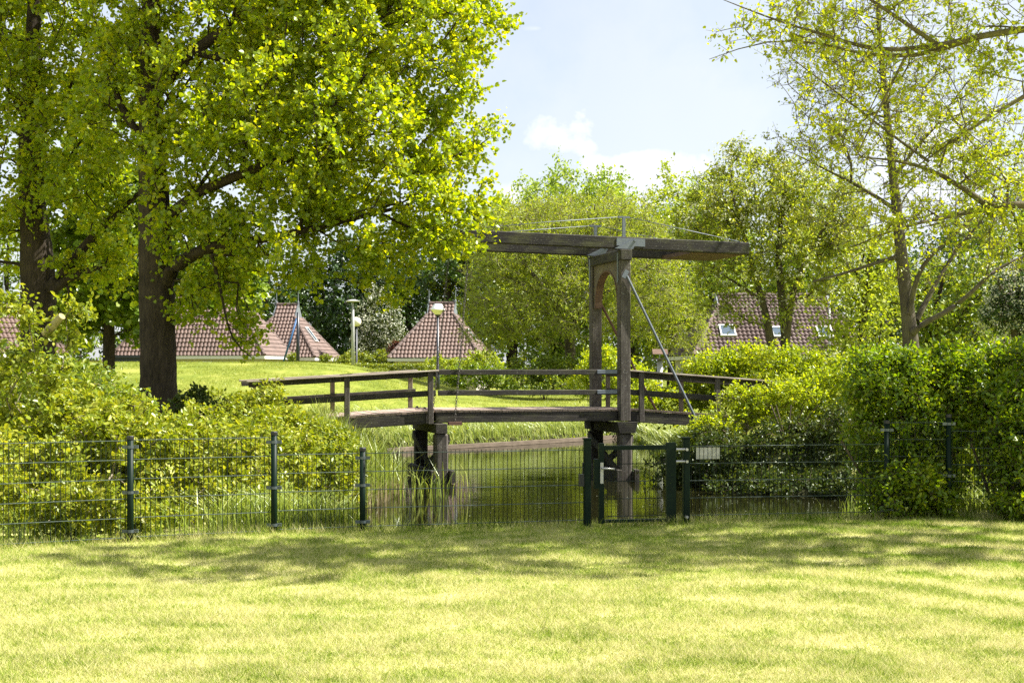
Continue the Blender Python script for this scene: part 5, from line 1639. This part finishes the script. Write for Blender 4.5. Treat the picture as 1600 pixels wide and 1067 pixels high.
Z = lambda py, Y: EYE - (py - HOR) / F * Y
house('house with short ridge and tiled hipped roof right behind the white lamp', 691, 96, 6.15, 6.2, R(-7), Z(560, 95), Z(475, 96), 1.75, 0.75, roofwins=((-0.2, 0.52, 0.5, 0.9, 'right'),), pipe=(2.1, 0.6, 3.0), base=0.3)
house('house with short ridge and tiled hipped roof behind the slanted blue pole', 449, 102, 6.0, 6.4, R(-9), Z(559, 100), Z(477, 102), 1.55, 0.9, roofwins=((-0.3, 0.55, 0.6, 1.2, 'right'),), pipe=(2.1, 0.7, 2.9), base=0.3)
house('wide low house with pale wall seen right of the thick maple trunk', 320, 95, 10.2, 6.6, R(-7), Z(556, 92), Z(430, 95), 3.6, 0.8, front_windows=((1.2, 1.5, 0.55, 0.8),), base=0.3)
house('house at the left edge, seen under the branches of the forked maple', -2, 78, 4.6, 6.0, R(-40), Z(553, 78), Z(455, 78), 0.9, 0.7, base=0.3)
house('large house with dark tiled roof and roof windows behind the hawthorn', 1205, 82, 10.6, 7.6, R(4), Z(556, 78), Z(462, 82), 6.4, 0.6, 'tile_shaded', roofwins=((2.4, 0.36, 0.8, 0.8, 'front'), (-3.1, 0.38, 0.8, 0.85, 'front'), (-0.3, 0.36, 0.55, 0.75, 'front')), base=0.2, finials=False)
house('house at the far right, its dark roof half hidden by white hawthorn', 1590, 80, 6.5, 6.5, R(6), Z(556, 78), Z(450, 80), 2.8, 0.7, 'tile_shaded', roofwins=((-1.1, 0.30, 0.6, 0.7, 'front'),), base=0.2)
# low house part behind the yellow shrub (grey wall)
sh = empty('garden_shed', (*P(205, 570, 84)[:2], 0.4))
tag(sh, 'dark blue flat roofed shed left of the thick maple trunk', 'shed')
m_ = MB(); m_.box((0, 0, 1.0), (2.6, 2.2, 2.0)); m_.build('wall', M['shed'], sh)
m_ = MB(); m_.box((0, 0, 2.07), (2.9, 2.5, 0.14)); m_.build('roof', M['post_navy'], sh)
m_ = MB(); m_.box((-0.5, -1.12, 0.95), (0.8, 0.04, 1.7)); m_.build('door', M['shed'], sh)
bwall = empty('brick_wall', (*P(133, 575, 82)[:2], 0.4))
tag(bwall, 'low red brick wall behind the left shrubs', 'wall')
m_ = MB(); m_.box((0, 0, 0.9), (1.9, 0.3, 1.8)); m_.build('wall_body', M['brick'], bwall)
m_ = MB(); m_.box((0, 0, 1.83), (2.0, 0.4, 0.06)); m_.build('coping', M['ridge'], bwall)


# ------------------------------------------------------------------ lamps and poles
def lamp(label, px, pyc, Y, group, wr=0.345):
    x = (px - 800) / F * Y
    z0 = gz(x, Y)
    zc = Z(pyc, Y)
    l_ = empty('street_lamp', (x, Y, z0))
    tag(l_, label, 'street lamp', group)
    h_ = zc - z0
    m_ = MB(); m_.lathe([(0.10, -0.2), (0.10, 1.0), (0.065, 1.05), (0.055, h_ - 0.32)], (0, 0, 0), 12); m_.build('post', M['post_navy'], l_, smooth=True)
    m_ = MB(); m_.lathe([(0.10, h_ - 0.32), (0.13, h_ - 0.27), (0.13, h_ - 0.24)], (0, 0, 0), 12); m_.build('collar', M['black'], l_, smooth=True)
    return l_, h_


l1, h1 = lamp('street lamp with white diamond shaped shade behind the left bridge railing', 684, 484, 70, 'street lamps on the far lawn')
m_ = MB(); m_.lathe([(0.09, h1 - 0.26), (0.13, h1 - 0.24), (0.35, h1 + 0.0)], (0, 0, 0), 20); m_.build('shade_bowl', M['lamp'], l1)
m_ = MB(); m_.lathe([(0.35, h1 + 0.0), (0.335, h1 + 0.05), (0.2, h1 + 0.27), (0.12, h1 + 0.29), (0.02, h1 + 0.295)], (0, 0, 0), 20); m_.build('shade_top', M['lamp_white'], l1)
l2, h2 = lamp('street lamp with round cream globe beside the pale pole', 557, 503, 89, 'street lamps on the far lawn')
m_ = MB(); m_.lathe([(0.30 * math.cos(a), h2 + 0.0 + 0.30 * math.sin(a)) for a in [R(-80 + 160 * i / 14) for i in range(15)]], (0, 0, 0), 20); m_.build('globe', M['lamp'], l2, smooth=True)

x = (551.5 - 800) / F * 80
pl = empty('pale_pole', (x, 80, gz(x, 80)))
tag(pl, 'tall pale grey pole with flat round head beside the cream globe lamp', 'pole')
hp = Z(472, 80) - gz(x, 80)
m_ = MB(); m_.lathe([(0.09, -0.2), (0.085, hp * 0.6), (0.06, hp)], (0, 0, 0), 12); m_.build('post', M['post_grey'], pl, smooth=True)
m_ = MB(); m_.lathe([(0.06, hp), (0.40, hp + 0.02), (0.42, hp + 0.06), (0.1, hp + 0.14)], (0, 0, 0), 20); m_.build('lamp_head', M['post_grey'], pl)
x = (465.5 - 800) / F * 84
dp = MB(); hp = Z(488, 84) - gz(x, 84)
dp.lathe([(0.11, -0.3), (0.10, hp * 0.5), (0.07, hp)], (0, 0, 0), 12)
o = dp.build('dark_pole', M['post_navy'], None, smooth=True); o.location = (x, 84, gz(x, 84))
tag(o, 'plain dark pole standing before the roof with the blue slanted pole', 'pole')
a3, b3 = P(441, 572, 86), P(464, 497, 86)
bp = MB(); bp.tube([a3 - a3, b3 - a3], 0.06, 8)
o = bp.build('blue_pole', M['blue'], None, smooth=True); o.location = a3
tag(o, 'blue slanted pole leaning beside the dark pole', 'pole')
# white pole before the dark roof on the right
x = (1296 - 800) / F * 70
wp = MB(); hp = Z(470, 70) - gz(x, 70)
wp.lathe([(0.06, -0.2), (0.05, hp)], (0, 0, 0), 10)
o = wp.build('white_pole', M['post_grey'], None, smooth=True); o.location = (x, 70, gz(x, 70))
tag(o, 'slim white pole before the right end of the large dark roof', 'pole')
# bird table behind the right railing
x = (1031 - 800) / F * 56
bt = empty('bird_table', (x, 56, gz(x, 56)))
tag(bt, 'pale wooden bird table behind the right railing of the drawbridge', 'bird table')
hz = Z(562, 56) - gz(x, 56)
m_ = MB(); m_.lathe([(0.12, -0.1), (0.10, hz * 0.5), (0.11, hz)], (0, 0, 0), 10); m_.build('post', M['post_grey'], bt, smooth=True)
m_ = MB(); m_.box((0, 0, hz + 0.03), (0.62, 0.5, 0.06)); m_.build('tray', M['wood_brown'], bt)
m_ = MB(); m_.add([(-0.3, -0.28, hz + 0.22), (0.3, -0.28, hz + 0.22), (0.3, 0.28, hz + 0.22), (-0.3, 0.28, hz + 0.22), (-0.3, 0, hz + 0.42), (0.3, 0, hz + 0.42)], [(0, 1, 5, 4), (2, 3, 4, 5), (0, 4, 3), (1, 2, 5), (0, 3, 2, 1)]); m_.build('roof', M['wood_red'], bt)
m_ = MB()
for sx in (-0.24, 0.24):
    m_.box((sx, 0, hz + 0.14), (0.05, 0.05, 0.17))
m_.build('roof_support', M['wood_brown'], bt)

# ------------------------------------------------------------------ light, sky, camera
SUN_AZ, SUN_EL = R(86), R(52)      # azimuth clockwise from +Y (into the picture)
sd_ = Vector((math.sin(SUN_AZ) * math.cos(SUN_EL), math.cos(SUN_AZ) * math.cos(SUN_EL), math.sin(SUN_EL)))
sun = bpy.data.lights.new('sun', 'SUN')
sun.energy = 5.0
sun.angle = R(0.55)
sun.color = (1.0, 0.96, 0.89)
so = bpy.data.objects.new('sun', sun)
so.rotation_euler = (-sd_).to_track_quat('-Z', 'Y').to_euler()
so.location = (30, 0, 40)
COL.objects.link(so)

wd = bpy.data.worlds.new('World')
scene.world = wd
wd.use_nodes = True
nt = wd.node_tree
nt.nodes.clear()
out = N(nt, 'ShaderNodeOutputWorld')
bg = N(nt, 'ShaderNodeBackground')
sky = N(nt, 'ShaderNodeTexSky', sky_type='NISHITA')
sky.sun_disc = False
sky.sun_elevation = SUN_EL
sky.sun_rotation = SUN_AZ
sky.air_density = 1.0
sky.dust_density = 1.6
sky.ozone_density = 1.2
tc = N(nt, 'ShaderNodeTexCoord')
gen = tc.outputs['Generated']
ns = noise(nt, gen, 9.0, 7, 0.58, 0.2)
ns2 = noise(nt, gen, 3.0, 4, 0.55)


def cloud(px, py, rx, rz, edge=0.5):
    d = P(px, py, 1.0) - np.array([0, 0, EYE])
    d = d / np.linalg.norm(d)
    sub = N(nt, 'ShaderNodeVectorMath', operation='SUBTRACT'); sub.inputs[1].default_value = d
    nt.links.new(gen, sub.inputs[0])
    mul = N(nt, 'ShaderNodeVectorMath', operation='MULTIPLY'); mul.inputs[1].default_value = (F / rx, F / rx * 0.4, F / rz)
    nt.links.new(sub.outputs[0], mul.inputs[0])
    ln = N(nt, 'ShaderNodeVectorMath', operation='LENGTH')
    nt.links.new(mul.outputs[0], ln.inputs[0])
    f = mathn(nt, 'MULTIPLY_ADD', ns, 3.4, -1.7)
    f = mathn(nt, 'ADD', ln.outputs['Value'], f)
    return mathn(nt, 'SMOOTHSTEP' if False else 'MULTIPLY', mathn(nt, 'SUBTRACT', 1.0, f), edge * 2, clamp=True)


masks = [cloud(915, 205, 125, 72, 1.1), cloud(1020, 262, 230, 76, 1.0), cloud(800, 305, 70, 45, .7), cloud(1500, 250, 260, 190, .6), cloud(835, 45, 60, 14, .3), cloud(840, 78, 70, 12, .2), cloud(200, 380, 500, 120, .5)]
mk = masks[0]
for q in masks[1:]:
    mk = mathn(nt, 'MAXIMUM', mk, q)
# a light veil everywhere, thicker low down
veil = mathn(nt, 'MULTIPLY_ADD', ns2, 0.42, 0.36)
mk = mathn(nt, 'MAXIMUM', mk, veil)
shade = ramp(nt, ns, [(0.3, (5.6, 6.1, 6.9)), (0.6, (6.8, 6.9, 7.0))])
colr = mix_rgb(nt, mk, sky.outputs[0], shade)
nt.links.new(colr, bg.inputs[0])
bg.inputs[1].default_value = 0.058
nt.links.new(bg.outputs[0], out.inputs[0])

cam = bpy.data.cameras.new('camera')
cam.lens = 50
cam.sensor_width = 36
cam.shift_y = (HOR - 1067 / 2) / 1600
cam.clip_end = 5000
co = bpy.data.objects.new('camera', cam)
co.location = (0, 0, EYE)
co.rotation_euler = (R(90), 0, 0)
COL.objects.link(co)
scene.camera = co

scene.render.engine = 'CYCLES'
scene.cycles.max_bounces = 7
scene.cycles.diffuse_bounces = 4
scene.cycles.glossy_bounces = 3
scene.cycles.transmission_bounces = 5
scene.cycles.transparent_max_bounces = 4
scene.cycles.caustics_reflective = False
scene.cycles.caustics_refractive = False
scene.cycles.sample_clamp_indirect = 6
scene.cycles.use_denoising = False
scene.view_settings.view_transform = 'Standard'
scene.view_settings.look = 'None'
scene.view_settings.exposure = 1.57
scene.view_settings.gamma = 1.0
